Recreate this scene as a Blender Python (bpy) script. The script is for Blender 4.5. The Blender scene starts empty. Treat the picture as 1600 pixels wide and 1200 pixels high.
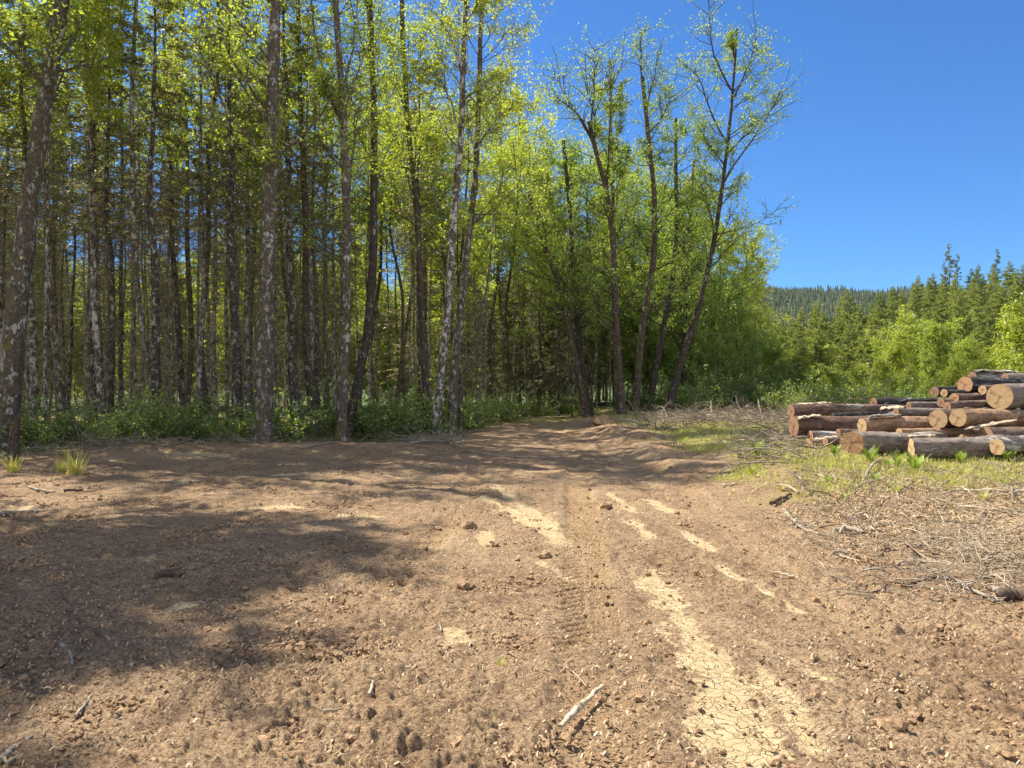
import bpy, math, numpy as np
from math import radians, sin, cos, pi
from mathutils import Vector
S = bpy.context.scene
COL = S.collection
F = 1200.0                      # focal length in photograph pixels (1600 wide)
EYE = 1.6

# ------------------------------------------------------------------ camera, world, sun, exposure
cam = bpy.data.cameras.new('camera'); camo = bpy.data.objects.new('camera', cam); COL.objects.link(camo)
cam.sensor_width = 36; cam.lens = 27; cam.clip_end = 9000; cam.clip_start = 0.05
camo.location = (0, 0, EYE); camo.rotation_euler = (radians(90), 0, 0)
S.camera = camo
SUN_EL, SUN_AZ = radians(52), radians(-54)          # azimuth from +Y, negative = left
world = bpy.data.worlds.new('World'); S.world = world; world.use_nodes = True
wn = world.node_tree; wn.nodes.clear()
sky = wn.nodes.new('ShaderNodeTexSky'); sky.sky_type = 'NISHITA'; sky.sun_disc = False
sky.sun_elevation = SUN_EL; sky.sun_rotation = SUN_AZ; sky.altitude = 300
sky.air_density = 1.0; sky.dust_density = 0.15; sky.ozone_density = 3.0
bg = wn.nodes.new('ShaderNodeBackground'); bg.inputs[1].default_value = 0.15
wo = wn.nodes.new('ShaderNodeOutputWorld')
hs = wn.nodes.new('ShaderNodeMix'); hs.data_type = 'RGBA'; hs.blend_type = 'MULTIPLY'; hs.inputs[0].default_value = 1
hs.inputs[7].default_value = (0.160, 0.308, 0.475, 1); wn.links.new(sky.outputs[0], hs.inputs[6])      # a clear deep blue spring sky
# unseen white clouds added behind the camera as fill light to lift the shade
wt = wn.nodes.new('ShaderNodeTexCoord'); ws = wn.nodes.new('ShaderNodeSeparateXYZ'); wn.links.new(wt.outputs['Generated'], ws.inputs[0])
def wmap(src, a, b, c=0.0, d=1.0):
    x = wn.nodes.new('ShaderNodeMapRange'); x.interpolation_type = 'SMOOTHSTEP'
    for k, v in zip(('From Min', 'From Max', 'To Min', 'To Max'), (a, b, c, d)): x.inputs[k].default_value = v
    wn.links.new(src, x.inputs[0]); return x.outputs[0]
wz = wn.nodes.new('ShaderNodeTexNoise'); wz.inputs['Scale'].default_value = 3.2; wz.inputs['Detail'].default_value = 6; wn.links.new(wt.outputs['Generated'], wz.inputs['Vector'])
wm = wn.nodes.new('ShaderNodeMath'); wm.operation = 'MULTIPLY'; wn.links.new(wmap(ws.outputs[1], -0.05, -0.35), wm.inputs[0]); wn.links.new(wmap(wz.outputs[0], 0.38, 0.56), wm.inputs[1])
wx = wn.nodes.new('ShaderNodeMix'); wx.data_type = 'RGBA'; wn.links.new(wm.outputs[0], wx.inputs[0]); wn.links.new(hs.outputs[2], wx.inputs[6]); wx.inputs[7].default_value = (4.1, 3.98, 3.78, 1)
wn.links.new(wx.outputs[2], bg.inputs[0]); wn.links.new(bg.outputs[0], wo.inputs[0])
sl = bpy.data.lights.new('sun', 'SUN'); sl.energy = 4.9; sl.angle = radians(0.55); sl.color = (1.0, 0.91, 0.76)
so = bpy.data.objects.new('sun', sl); COL.objects.link(so)
sdir = Vector((sin(SUN_AZ)*cos(SUN_EL), cos(SUN_AZ)*cos(SUN_EL), sin(SUN_EL)))
so.rotation_euler = sdir.to_track_quat('Z', 'Y').to_euler(); so.location = (-20, 20, 40)
S.view_settings.view_transform = 'Standard'; S.view_settings.look = 'None'
S.view_settings.gamma = 1.0; S.view_settings.exposure = 1.25
S.cycles.max_bounces = 7; S.cycles.diffuse_bounces = 4; S.cycles.transmission_bounces = 4
S.cycles.glossy_bounces = 2; S.cycles.caustics_reflective = False; S.cycles.caustics_refractive = False

# ------------------------------------------------------------------ helpers
rng = np.random.default_rng(7)
def A(x): return np.asarray(x, dtype=np.float64)
def nrm(v): return v/np.maximum(np.linalg.norm(v, axis=-1, keepdims=True), 1e-9)
def ss(a, b, x):
    t = np.clip((A(x)-a)/(b-a), 0, 1); return t*t*(3-2*t)
def perlin(x, y, seed=0):
    x = A(x); y = A(y); xi = np.floor(x).astype(np.int64); yi = np.floor(y).astype(np.int64)
    fx = x-xi; fy = y-yi
    def g(ix, iy, dx, dy):
        h = (ix*374761393+iy*668265263+seed*974634777) & 0xffffffff
        h = ((h ^ (h >> 13))*1274126177) & 0xffffffff; h = h ^ (h >> 16)
        a = h*(2*pi/4294967296.0); return np.cos(a)*dx+np.sin(a)*dy
    u = fx*fx*fx*(fx*(fx*6-15)+10); v = fy*fy*fy*(fy*(fy*6-15)+10)
    a = g(xi, yi, fx, fy); b = g(xi+1, yi, fx-1, fy); c = g(xi, yi+1, fx, fy-1); d = g(xi+1, yi+1, fx-1, fy-1)
    return 1.5*((a+(b-a)*u)+((c+(d-c)*u)-(a+(b-a)*u))*v)

# ------------------------------------------------------------------ terrain height
def H(x, y):
    x = A(x); y = A(y); yy = np.maximum(y, 1.0); r = x/yy
    h = 0.05*perlin(x/6, y/6, 3)+0.03*perlin(x/2.2, y/2.2, 4)
    edge = 2.6+0.25*perlin(y/3, y*0+2.2, 9)
    h = h+0.36*ss(0, 2.6, x-edge)*ss(8.0, 13, y)*(1-ss(60, 90, y))
    h = h+0.16*ss(3.2, 5.0, x)*ss(3.5, 6, y)*(1-ss(8, 13, y))
    h = h+0.20*np.exp(-((y-(18.6+0.25*(x+3)))/1.5)**2)*ss(-12, -9, x)*(1-ss(-3.0, -1.6, x))     # berm along the forest
    h = h-0.12*ss(19, 24, y)*(1-ss(-2.5, -1, x))
    h = h+(0.13+.10*perlin(x/.8, y/.9, 15))*np.exp(-((x-edge-.5)/.55)**2)*ss(11, 14, y)*(1-ss(30, 36, y))
    h = h+0.18*np.exp(-(((x-3.3)/1.0)**2+((y-21)/3.5)**2))
    h = h+11.8*ss(42, 115, y)*ss(0.22, 0.64, r)
    far = np.clip((y-350)/1300, 0, 1.25)
    ridge = 188*np.minimum(far, 1)**1.25*(1+0.10*perlin(x/330, y/500, 11)+0.03*perlin(x/90, y/90, 12)) - 260*np.maximum(far-1, 0)
    return h+ridge
def P(px, py, Y): return Vector(((px-800)/F*Y, Y, EYE-(py-600)/F*Y))
def G(px, py):                                    # photograph pixel -> point on the ground
    lo, hi = 2.0, 2.0
    for i in range(400):
        Y = 1.8*1.012**i; z = EYE-(py-600)/F*Y
        if z <= float(H((px-800)/F*Y, Y)): hi = Y; lo = Y/1.012; break
    else: hi = lo = 60
    for i in range(20):
        m = (lo+hi)/2
        if EYE-(py-600)/F*m <= float(H((px-800)/F*m, m)): hi = m
        else: lo = m
    x = (px-800)/F*hi
    return Vector((x, hi, float(H(x, hi))))

# ------------------------------------------------------------------ mesh building
class MB:
    def __init__(s): s.v = []; s.f = []; s.n = 0
    def add(s, v, f):
        v = A(v).reshape(-1, 3); f = np.asarray(f, dtype=np.int64)
        s.v.append(v); s.f.append(f+s.n); s.n += len(v)
    def mesh(s, name, mat, smooth=True):
        me = bpy.data.meshes.new(name)
        V = np.concatenate(s.v); me.vertices.add(len(V)); me.vertices.foreach_set('co', V.astype(np.float32).ravel())
        loops = np.concatenate([f.ravel() for f in s.f]).astype(np.int32)
        sizes = np.concatenate([np.full(len(f), f.shape[1], dtype=np.int32) for f in s.f])
        starts = np.concatenate([[0], np.cumsum(sizes)[:-1]]).astype(np.int32)
        me.loops.add(len(loops)); me.loops.foreach_set('vertex_index', loops)
        me.polygons.add(len(sizes)); me.polygons.foreach_set('loop_start', starts)
        me.polygons.foreach_set('use_smooth', np.full(len(sizes), smooth))
        me.update(calc_edges=True)
        me.materials.append(mat)
        return me
def tubes(mb, Pn, R, k=4, cap=False):             # Pn (B,n,3), R (B,n)
    Pn = A(Pn); R = A(R); B, n, _ = Pn.shape
    T = np.empty_like(Pn); T[:, 1:-1] = Pn[:, 2:]-Pn[:, :-2]; T[:, 0] = Pn[:, 1]-Pn[:, 0]; T[:, -1] = Pn[:, -1]-Pn[:, -2]
    T = nrm(T); ov = nrm(Pn[:, -1]-Pn[:, 0])
    ref = np.where(np.abs(ov[:, 2:3]) > 0.7, A([[1., 0, 0]]), A([[0, 0, 1.]]))[:, None, :]
    u = nrm(np.cross(T, np.broadcast_to(ref, T.shape))); w = np.cross(T, u)
    a = np.arange(k)*2*pi/k
    V = Pn[:, :, None, :]+R[:, :, None, None]*(u[:, :, None, :]*np.cos(a)[None, None, :, None]+w[:, :, None, :]*np.sin(a)[None, None, :, None])
    i = np.arange(n-1)[:, None]; j = np.arange(k)[None, :]; j2 = (j+1) % k
    q = np.stack([i*k+j, i*k+j2, (i+1)*k+j2, (i+1)*k+j], -1).reshape(-1, 4)
    q = (q[None]+(np.arange(B)*n*k)[:, None, None]).reshape(-1, 4)
    mb.add(V, q)
    if cap:
        c = np.arange(k)[None, :]
        mb.add(V.reshape(B, n, k, 3)[:, -1], c[:, :]+(np.arange(B)*k)[:, None])
        mb.add(V.reshape(B, n, k, 3)[:, 0][:, ::-1], c[:, :]+(np.arange(B)*k)[:, None])
def grow(st, d, L, n, up=0.0, wig=0.12, g=None):
    g = g or rng; d = nrm(A(d)); p = A(st).copy(); out = [p]; stp = (A(L)/(n-1))[:, None]
    for i in range(n-1):
        d = nrm(d+g.normal(0, wig, d.shape)+A([0, 0, up])); p = p+d*stp; out.append(p)
    return np.stack(out, 1)
def kids(Pn, per, u0, u1, ang, g):                # child starts and directions on parent polylines
    B, n, _ = Pn.shape; idx = np.repeat(np.arange(B), per); u = g.uniform(u0, u1, len(idx))*(n-1)
    i = np.minimum(u.astype(int), n-2); fr = (u-i)[:, None]
    a = Pn[idx, i]; b = Pn[idx, i+1]; t = nrm(b-a)
    r = g.normal(0, 1, t.shape); r[:, 2] *= 0.55; pr = nrm(r-(r*t).sum(-1, keepdims=True)*t)
    an = g.uniform(ang[0], ang[1], len(idx))[:, None]
    return a+(b-a)*fr, nrm(t*np.cos(an)+pr*np.sin(an)), idx, u/(n-1)
def leaves(mb, c, s, g, upb=0.8, asp=0.65, droop=0.0):
    N = len(c); s = (A(s)*g.uniform(0.45, 1.45, N))[:, None]
    n = nrm(g.normal(0, 0.75, (N, 3))+A([0, 0, upb])); a = nrm(np.cross(n, g.normal(0, 1, (N, 3)))); b = np.cross(n, a)
    tip = c+a*s*0.55-A([0, 0, 1])*s*droop
    V = np.stack([c-a*s*0.45, c+b*s*asp*0.5+n*s*0.10, tip, c-b*s*asp*0.5+n*s*0.10], 1)
    mb.add(V, np.arange(N*4).reshape(N, 4))
def needles(mb, c, d, L, w, g):
    N = len(c); n = nrm(g.normal(0, 1, (N, 3))+A([0, 0, 0.6])); b = nrm(np.cross(d, n)); L = (A(L)*g.uniform(0.6, 1.2, N))[:, None]
    V = np.stack([c, c+d*L*0.5+b*w*0.5, c+d*L, c+d*L*0.5-b*w*0.5], 1)
    mb.add(V, np.arange(N*4).reshape(N, 4))

# ------------------------------------------------------------------ objects
def tag(o, label=None, cat=None, group=None, kind=None):
    if label: o['label'] = label
    if cat: o['category'] = cat
    if group: o['group'] = group
    if kind: o['kind'] = kind
    return o
def obj(name, me, parent=None, loc=None):
    o = bpy.data.objects.new(name, me); COL.objects.link(o)
    if parent: o.parent = parent
    if loc is not None: o.location = loc
    return o
def thing(name, loc, rz=0, sc=1, rx=0, ry=0):
    o = bpy.data.objects.new(name, None); COL.objects.link(o); o.empty_display_size = 0.3
    o.location = loc; o.rotation_euler = (rx, ry, rz); o.scale = (sc, sc, sc) if not isinstance(sc, tuple) else sc
    return o

# ------------------------------------------------------------------ materials
class N:
    def __init__(s, name):
        s.m = bpy.data.materials.new(name); s.m.use_nodes = True; s.t = s.m.node_tree; s.t.nodes.clear()
        s.out = s.t.nodes.new('ShaderNodeOutputMaterial')
    def n(s, ty, **kw):
        x = s.t.nodes.new(ty)
        for k, v in kw.items():
            if k.startswith('i_'): x.inputs[k[2:].replace('_', ' ')].default_value = v
            else: setattr(x, k, v)
        return x
    def l(s, a, b): s.t.links.new(a, b)
    def noise(s, vec, scale, detail=4, rough=0.6, dist=0.0):
        x = s.n('ShaderNodeTexNoise'); x.inputs['Scale'].default_value = scale; x.inputs['Detail'].default_value = detail
        x.inputs['Roughness'].default_value = rough; x.inputs['Distortion'].default_value = dist
        s.l(vec, x.inputs['Vector']); return x.outputs['Fac']
    def ramp(s, fac, a, b, ca=(0, 0, 0, 1), cb=(1, 1, 1, 1)):
        x = s.n('ShaderNodeMapRange'); x.inputs['From Min'].default_value = a; x.inputs['From Max'].default_value = b
        s.l(fac, x.inputs['Value']); return x.outputs['Result']
    def mix(s, fac, a, b):
        x = s.n('ShaderNodeMix', data_type='RGBA')
        if isinstance(fac, (int, float)): x.inputs[0].default_value = fac
        else: s.l(fac, x.inputs[0])
        for k, c in ((6, a), (7, b)):
            if isinstance(c, tuple): x.inputs[k].default_value = (*c[:3], 1)
            else: s.l(c, x.inputs[k])
        return x.outputs[2]
    def math(s, op, a, b=0.0):
        x = s.n('ShaderNodeMath', operation=op)
        for k, c in ((0, a), (1, b)):
            if isinstance(c, (int, float)): x.inputs[k].default_value = c
            else: s.l(c, x.inputs[k])
        return x.outputs[0]
    def mapped(s, vec, sc):
        x = s.n('ShaderNodeMapping'); x.inputs['Scale'].default_value = sc; s.l(vec, x.inputs['Vector']); return x.outputs[0]
    def pbr(s, col, rough=0.9, bump=None, bd=0.02, bs=0.6, spec=0.25):
        p = s.n('ShaderNodeBsdfPrincipled')
        if isinstance(col, tuple): p.inputs['Base Color'].default_value = (*col[:3], 1)
        else: s.l(col, p.inputs['Base Color'])
        p.inputs['Roughness'].default_value = rough; p.inputs['Specular IOR Level'].default_value = spec
        if bump is not None:
            b = s.n('ShaderNodeBump'); b.inputs['Distance'].default_value = bd; b.inputs['Strength'].default_value = bs
            s.l(bump, b.inputs['Height']); s.l(b.outputs[0], p.inputs['Normal'])
        s.l(p.outputs[0], s.out.inputs[0]); return s.m

def leafmat(name, c1, c2, c3, trans=0.5, gloss=0.05, tmul=(1.6, 1.6, 0.65)):
    m = N(name); g = m.n('ShaderNodeNewGeometry'); oi = m.n('ShaderNodeObjectInfo')
    col = m.mix(g.outputs['Random Per Island'], c1, c2)
    f = m.math('MULTIPLY', oi.outputs['Random'], 0.75); col = m.mix(f, col, c3)
    t = m.n('ShaderNodeMix', data_type='RGBA', blend_type='MULTIPLY'); t.inputs[0].default_value = 1
    m.l(col, t.inputs[6]); t.inputs[7].default_value = (*tmul, 1)
    d = m.n('ShaderNodeBsdfDiffuse'); m.l(col, d.inputs[0])
    tr = m.n('ShaderNodeBsdfTranslucent'); m.l(t.outputs[2], tr.inputs[0])
    mx = m.n('ShaderNodeMixShader'); mx.inputs[0].default_value = trans; m.l(d.outputs[0], mx.inputs[1]); m.l(tr.outputs[0], mx.inputs[2])
    gl = m.n('ShaderNodeBsdfGlossy'); gl.inputs['Roughness'].default_value = 0.45; gl.inputs[0].default_value = (0.9, 0.9, 0.9, 1)
    m2 = m.n('ShaderNodeMixShader'); m2.inputs[0].default_value = gloss; m.l(mx.outputs[0], m2.inputs[1]); m.l(gl.outputs[0], m2.inputs[2])
    m.l(m2.outputs[0], m.out.inputs[0]); return m.m
M = {}
M['alder_leaf'] = leafmat('alder_leaf', (0.28, 0.34, 0.055), (0.42, 0.45, 0.085), (0.21, 0.29, 0.055), 0.55)
M['alder_leaf_mid'] = leafmat('alder_leaf_mid', (0.22, 0.30, 0.06), (0.33, 0.40, 0.085), (0.18, 0.27, 0.06), 0.52)
M['bush_leaf'] = leafmat('bush_leaf', (0.15, 0.23, 0.07), (0.29, 0.35, 0.11), (0.13, 0.21, 0.06), 0.5)
M['spruce_needle'] = leafmat('spruce_needle', (0.13, 0.145, 0.065), (0.23, 0.225, 0.105), (0.11, 0.15, 0.075), 0.45, 0.07, (1.6, 1.45, 0.85))
M['young_fir_needle'] = leafmat('young_fir_needle', (0.24, 0.28, 0.075), (0.36, 0.37, 0.12), (0.17, 0.23, 0.08), 0.35, 0.03)
M['fern'] = leafmat('fern', (0.19, 0.28, 0.04), (0.26, 0.33, 0.06), (0.2, 0.28, 0.05), 0.5)
M['grass'] = leafmat('grass', (0.30, 0.33, 0.075), (0.52, 0.47, 0.18), (0.34, 0.36, 0.10), 0.4)
M['straw'] = leafmat('straw', (0.52, 0.41, 0.26), (0.28, 0.19, 0.115), (0.4, 0.3, 0.19), 0.1, 0.02)

def barkmat(name, dark, mid, pale, pale_at, moss=None, moss_at=0.62, sc=1.0, zst=0.6, marks=False, bd=0.03):
    m = N(name); tc = m.n('ShaderNodeTexCoord'); v = tc.outputs['Object']
    oi = m.n('ShaderNodeObjectInfo'); ad = m.n('ShaderNodeVectorMath', operation='ADD')
    cb = m.n('ShaderNodeCombineXYZ'); m.l(m.math('MULTIPLY', oi.outputs['Random'], 57.0), cb.inputs[2]); m.l(v, ad.inputs[0]); m.l(cb.outputs[0], ad.inputs[1]); v = ad.outputs[0]
    fine = m.noise(m.mapped(v, (1, 1, 0.5)), 20*sc, 6, 0.75)
    col = m.mix(m.ramp(fine, 0.35, 0.65), dark, mid)
    pt = m.noise(m.mapped(v, (1, 1, zst)), 7.5*sc, 7, 0.78, 0.5)
    pf = m.ramp(pt, pale_at, pale_at+0.05)
    col = m.mix(pf, col, pale)
    if marks:
        mk = m.noise(m.mapped(v, (0.7, 0.7, 6)), 3.2, 4, 0.6); col = m.mix(m.ramp(mk, 0.60, 0.66), col, dark)
    if moss:
        mo = m.noise(m.mapped(v, (1, 1, 0.5)), 2.6, 4, 0.6)
        g = m.n('ShaderNodeNewGeometry'); sp = m.n('ShaderNodeSeparateXYZ'); m.l(g.outputs['Normal'], sp.inputs[0])
        mo = m.math('ADD', mo, m.math('MULTIPLY', sp.outputs[0], -0.05))
        col = m.mix(m.ramp(mo, moss_at, moss_at+0.06), col, moss)
    return m.pbr(col, 0.92, m.math('ADD', fine, pf), bd, 0.8, 0.15)
M['bark_alder'] = barkmat('bark_alder', (0.035, 0.026, 0.020), (0.13, 0.10, 0.078), (0.40, 0.39, 0.36), 0.56, (0.10, 0.11, 0.025), 0.60)
M['bark_white'] = barkmat('bark_white', (0.045, 0.036, 0.03), (0.17, 0.14, 0.115), (0.52, 0.51, 0.48), 0.48, (0.13, 0.13, 0.03), 0.66, marks=True)
M['bark_mossy'] = barkmat('bark_mossy', (0.045, 0.037, 0.028), (0.165, 0.138, 0.105), (0.44, 0.43, 0.40), 0.52, (0.15, 0.135, 0.045), 0.60)
M['bark_dark'] = barkmat('bark_dark', (0.026, 0.021, 0.018), (0.10, 0.083, 0.068), (0.36, 0.35, 0.33), 0.57, (0.08, 0.085, 0.02), 0.68)
M['bark_conifer'] = barkmat('bark_conifer', (0.030, 0.025, 0.021), (0.115, 0.096, 0.080), (0.42, 0.41, 0.38), 0.51, (0.07, 0.08, 0.025), 0.72)
M['bark_conifer_pale'] = barkmat('bark_conifer_pale', (0.035, 0.030, 0.026), (0.15, 0.132, 0.112), (0.52, 0.51, 0.48), 0.48, (0.07, 0.08, 0.025), 0.74)
M['snag'] = barkmat('snag', (0.2, 0.19, 0.17), (0.45, 0.44, 0.42), (0.6, 0.59, 0.57), 0.5)
def plainmat(name, a, b, sc=12, rough=0.9, st=(1, 1, 1), bd=0.01):
    m = N(name); tc = m.n('ShaderNodeTexCoord'); n = m.noise(m.mapped(tc.outputs['Object'], st), sc, 5, 0.65)
    oi = m.n('ShaderNodeObjectInfo')
    return m.pbr(m.mix(m.ramp(n, 0.3, 0.7), a, b), rough, n, bd, 0.6, 0.15)
M['twig'] = plainmat('twig', (0.07, 0.055, 0.04), (0.20, 0.17, 0.12), 3)
M['dead_twig'] = plainmat('dead_twig', (0.085, 0.072, 0.045), (0.26, 0.23, 0.15), 4)
M['stick_pale'] = plainmat('stick_pale', (0.27, 0.215, 0.15), (0.52, 0.44, 0.33), 9, st=(1, 1, 1))
M['stick_grey'] = plainmat('stick_grey', (0.13, 0.105, 0.08), (0.42, 0.37, 0.30), 14)
M['stick_dark'] = plainmat('stick_dark', (0.05, 0.035, 0.027), (0.15, 0.105, 0.08), 10)
M['slash'] = plainmat('slash', (0.10, 0.08, 0.06), (0.38, 0.32, 0.25), 2.5)
M['soil_clod'] = plainmat('soil_clod', (0.11, 0.067, 0.042), (0.43, 0.285, 0.165), 34, bd=0.006)
M['far_conifer'] = plainmat('far_conifer', (0.06, 0.085, 0.045), (0.14, 0.16, 0.075), 0.02)

def logmat(name, a, b, c, pale, pale_at, sc=1.0):
    m = N(name); tc = m.n('ShaderNodeTexCoord'); v = tc.outputs['Object']
    fib = m.noise(m.mapped(v, (0.22, 1, 1)), 24*sc, 7, 0.8); big = m.noise(m.mapped(v, (0.45, 1, 1)), 4.5, 6, 0.7, 0.6)
    col = m.mix(m.ramp(fib, 0.35, 0.66), a, b); col = m.mix(m.ramp(big, 0.48, 0.62), col, c); md = m.noise(m.mapped(v, (0.5, 1, 1)), 11, 6, 0.8); col = m.mix(m.math('MULTIPLY', m.ramp(md, 0.50, 0.40), 0.6), col, tuple(q*.35 for q in a)); col = m.mix(m.math('MULTIPLY', m.ramp(md, 0.56, 0.66), 0.5), col, pale)
    pp = m.noise(m.mapped(v, (0.25, 1, 1)), 4.2, 5, 0.65, 0.8); pf = m.ramp(pp, pale_at, pale_at+0.03); col = m.mix(pf, col, pale)
    return m.pbr(col, 0.85, m.math('ADD', m.math('ADD', fib, md), m.math('MULTIPLY', pf, 0.8)), 0.06, 0.9, 0.2)
M['log_brown'] = logmat('log_brown', (0.078, 0.056, 0.044), (0.234, 0.163, 0.124), (0.312, 0.215, 0.156), (0.45, 0.40, 0.34), 0.62)
M['log_red'] = logmat('log_red', (0.098, 0.055, 0.039), (0.260, 0.150, 0.101), (0.182, 0.114, 0.086), (0.42, 0.36, 0.30), 0.66)
M['log_tan'] = logmat('log_tan', (0.221, 0.130, 0.085), (0.442, 0.273, 0.169), (0.546, 0.351, 0.215), (0.50, 0.44, 0.36), 0.60)
M['log_dark'] = logmat('log_dark', (0.025, 0.022, 0.022), (0.09, 0.08, 0.075), (0.06, 0.055, 0.055), (0.42, 0.44, 0.46), 0.60)
M['log_grey'] = logmat('log_grey', (0.169, 0.130, 0.111), (0.390, 0.325, 0.273), (0.312, 0.260, 0.221), (0.48, 0.45, 0.41), 0.60)
M['log_white'] = logmat('log_white', (0.10, 0.08, 0.07), (0.32, 0.28, 0.25), (0.4, 0.37, 0.33), (0.60, 0.58, 0.54), 0.50)
def cutmat(name, a, b, rim):
    m = N(name); tc = m.n('ShaderNodeTexCoord'); v = tc.outputs['Object']
    sp = m.n('ShaderNodeSeparateXYZ'); m.l(v, sp.inputs[0])
    r = m.math('SQRT', m.math('ADD', m.math('MULTIPLY', sp.outputs[1], sp.outputs[1]), m.math('MULTIPLY', sp.outputs[2], sp.outputs[2])))
    no = m.noise(v, 7, 4, 0.6); rr = m.math('ADD', r, m.math('MULTIPLY', no, 0.06))
    ring = m.math('SINE', m.math('MULTIPLY', rr, 190.0))
    col = m.mix(m.ramp(ring, -1, 1), a, b)
    st = m.noise(v, 11, 5, 0.7); col = m.mix(m.ramp(st, 0.50, 0.66), col, rim); col = m.mix(m.ramp(r, 0.045, 0.01), col, rim)
    saw = m.noise(m.mapped(v, (1, 0.15, 3)), 40, 3, 0.6)
    return m.pbr(col, 0.85, saw, 0.008, 0.5, 0.15)
M['cut_tan'] = cutmat('cut_tan', (0.40, 0.27, 0.145), (0.53, 0.375, 0.215), (0.25, 0.155, 0.09))
M['cut_brown'] = cutmat('cut_brown', (0.26, 0.155, 0.095), (0.34, 0.21, 0.13), (0.17, 0.095, 0.06))
M['cut_orange'] = cutmat('cut_orange', (0.36, 0.20, 0.11), (0.47, 0.29, 0.165), (0.21, 0.115, 0.07))

# ------------------------------------------------------------------ ground masks
def seg_d(x, y, pts):                              # distance to world polyline, minus interpolated half width
    best = np.full(np.shape(x), 1e9)
    for (a, wa), (b, wb) in zip(pts[:-1], pts[1:]):
        dx, dy = b[0]-a[0], b[1]-a[1]; L = dx*dx+dy*dy+1e-9
        t = np.clip(((x-a[0])*dx+(y-a[1])*dy)/L, 0, 1)
        d = np.hypot(x-a[0]-t*dx, y-a[1]-t*dy)-(wa+(wb-wa)*t); best = np.minimum(best, d)
    return best
def gp(*pts):                                      # (px, py, half width in pixels) -> world polyline
    out = []
    for px, py, w in pts:
        g = G(px, py); out.append(((g.x, g.y), w/F*g.y))
    return out
CLAY = [gp((1165, 1230, 62), (1150, 1120, 58), (1130, 1060, 42), (1085, 1000, 24), (1045, 930, 14), (1018, 890, 5)),
        gp((1265, 1170, 10), (1215, 1080, 14), (1180, 1040, 8)), gp((1250, 955, 9), (1160, 910, 9), (1120, 880, 3)),
        gp((875, 850, 12), (850, 815, 14), (790, 770, 9), (770, 755, 4)), gp((865, 838, 16), (800, 800, 14), (755, 775, 6)),
        gp((765, 850, 9), (755, 830, 6)), gp((890, 905, 8), (845, 878, 7)), gp((1020, 840, 10), (985, 815, 9)),
        gp((1050, 800, 9), (1010, 780, 7)), gp((470, 790, 16), (370, 797, 13)), gp((300, 752, 12), (245, 763, 8)),
        gp((530, 805, 6), (590, 808, 5)), gp((520, 740, 12), (430, 742, 10)), gp((720, 1000, 16), (700, 985, 8)), gp((930, 745, 9), (890, 742, 7)),
        gp((1290, 1060, 7), (1225, 1020, 8), (1180, 1000, 4)), gp((990, 800, 5), (950, 770, 4)), gp((280, 945, 12), (240, 960, 5)),
        gp((640, 745, 12), (560, 738, 8)), gp((1110, 860, 6), (1060, 825, 5)), gp((60, 790, 18), (0, 800, 12)), gp((350, 712, 10), (280, 708, 8))]
TRACKS = [[((0.32, 2.4), .20), ((0.62, 6.4), .20), ((1.22, 14.2), .20), ((1.5, 24.0), .2), ((1.9, 34.0), .2)],
          [((2.1, 2.4), .18), ((2.25, 6.4), .18), ((2.5, 10), .18), ((2.75, 14.2), .17), ((2.6, 24.0), .17)],
          [((-0.3, 24), .17), ((-0.62, 14.5), .17), ((-0.66, 9.2), .17), ((-1.0, 6.0), .16)]]
def clay_mask(x, y):
    m = np.zeros(np.shape(x)); nz = 0.13*perlin(x/0.22, y/0.34, 21)+0.07*perlin(x/0.07, y/0.1, 22)+0.10*perlin(x/0.6, y/0.9, 23)
    for c in CLAY:
        w = max(c[0][1], 0.05)
        m = np.maximum(m, 1-ss(-0.05, 0.09, seg_d(x, y, c)+nz*min(1.4, w/0.12)))
    return m
def grass_mask(x, y):
    n = 0.8*perlin(x/1.6, y/1.6, 31)+0.5*perlin(x/0.5, y/0.5, 32)
    a = ss(0.2, 1.4, x-3.1+n*0.9)*ss(9.3, 11.2, y+n*0.8)*(1-ss(40, 46, y))
    b = ss(0, 1.5, y-edgeY(x)+n)                   # forest floor
    return np.maximum(a, b)
def litter_mask(x, y):
    n = 0.9*perlin(x/1.1, y/1.1, 41)+0.4*perlin(x/0.35, y/0.35, 42)
    return ss(0, 1.2, x-2.9-0.28*np.abs(y-8.4)+n*0.8)*ss(4.6, 5.6, y+n*0.5)*(1-ss(10.5, 12.5, y+n*.6))
EDX = A([-60, -22, -12.5, -10.5, -9.5, -7.3, -6.2, -4.6, -2.4, -1.2, 2.2, 4.5, 10, 20, 60])
EDY = A([4, 8, 13.5, 16.5, 17.6, 18.6, 19.6, 22.5, 24.8, 30.0, 31.0, 33, 38, 30, 40])
def edgeY(x): return np.interp(x, EDX, EDY)

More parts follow.
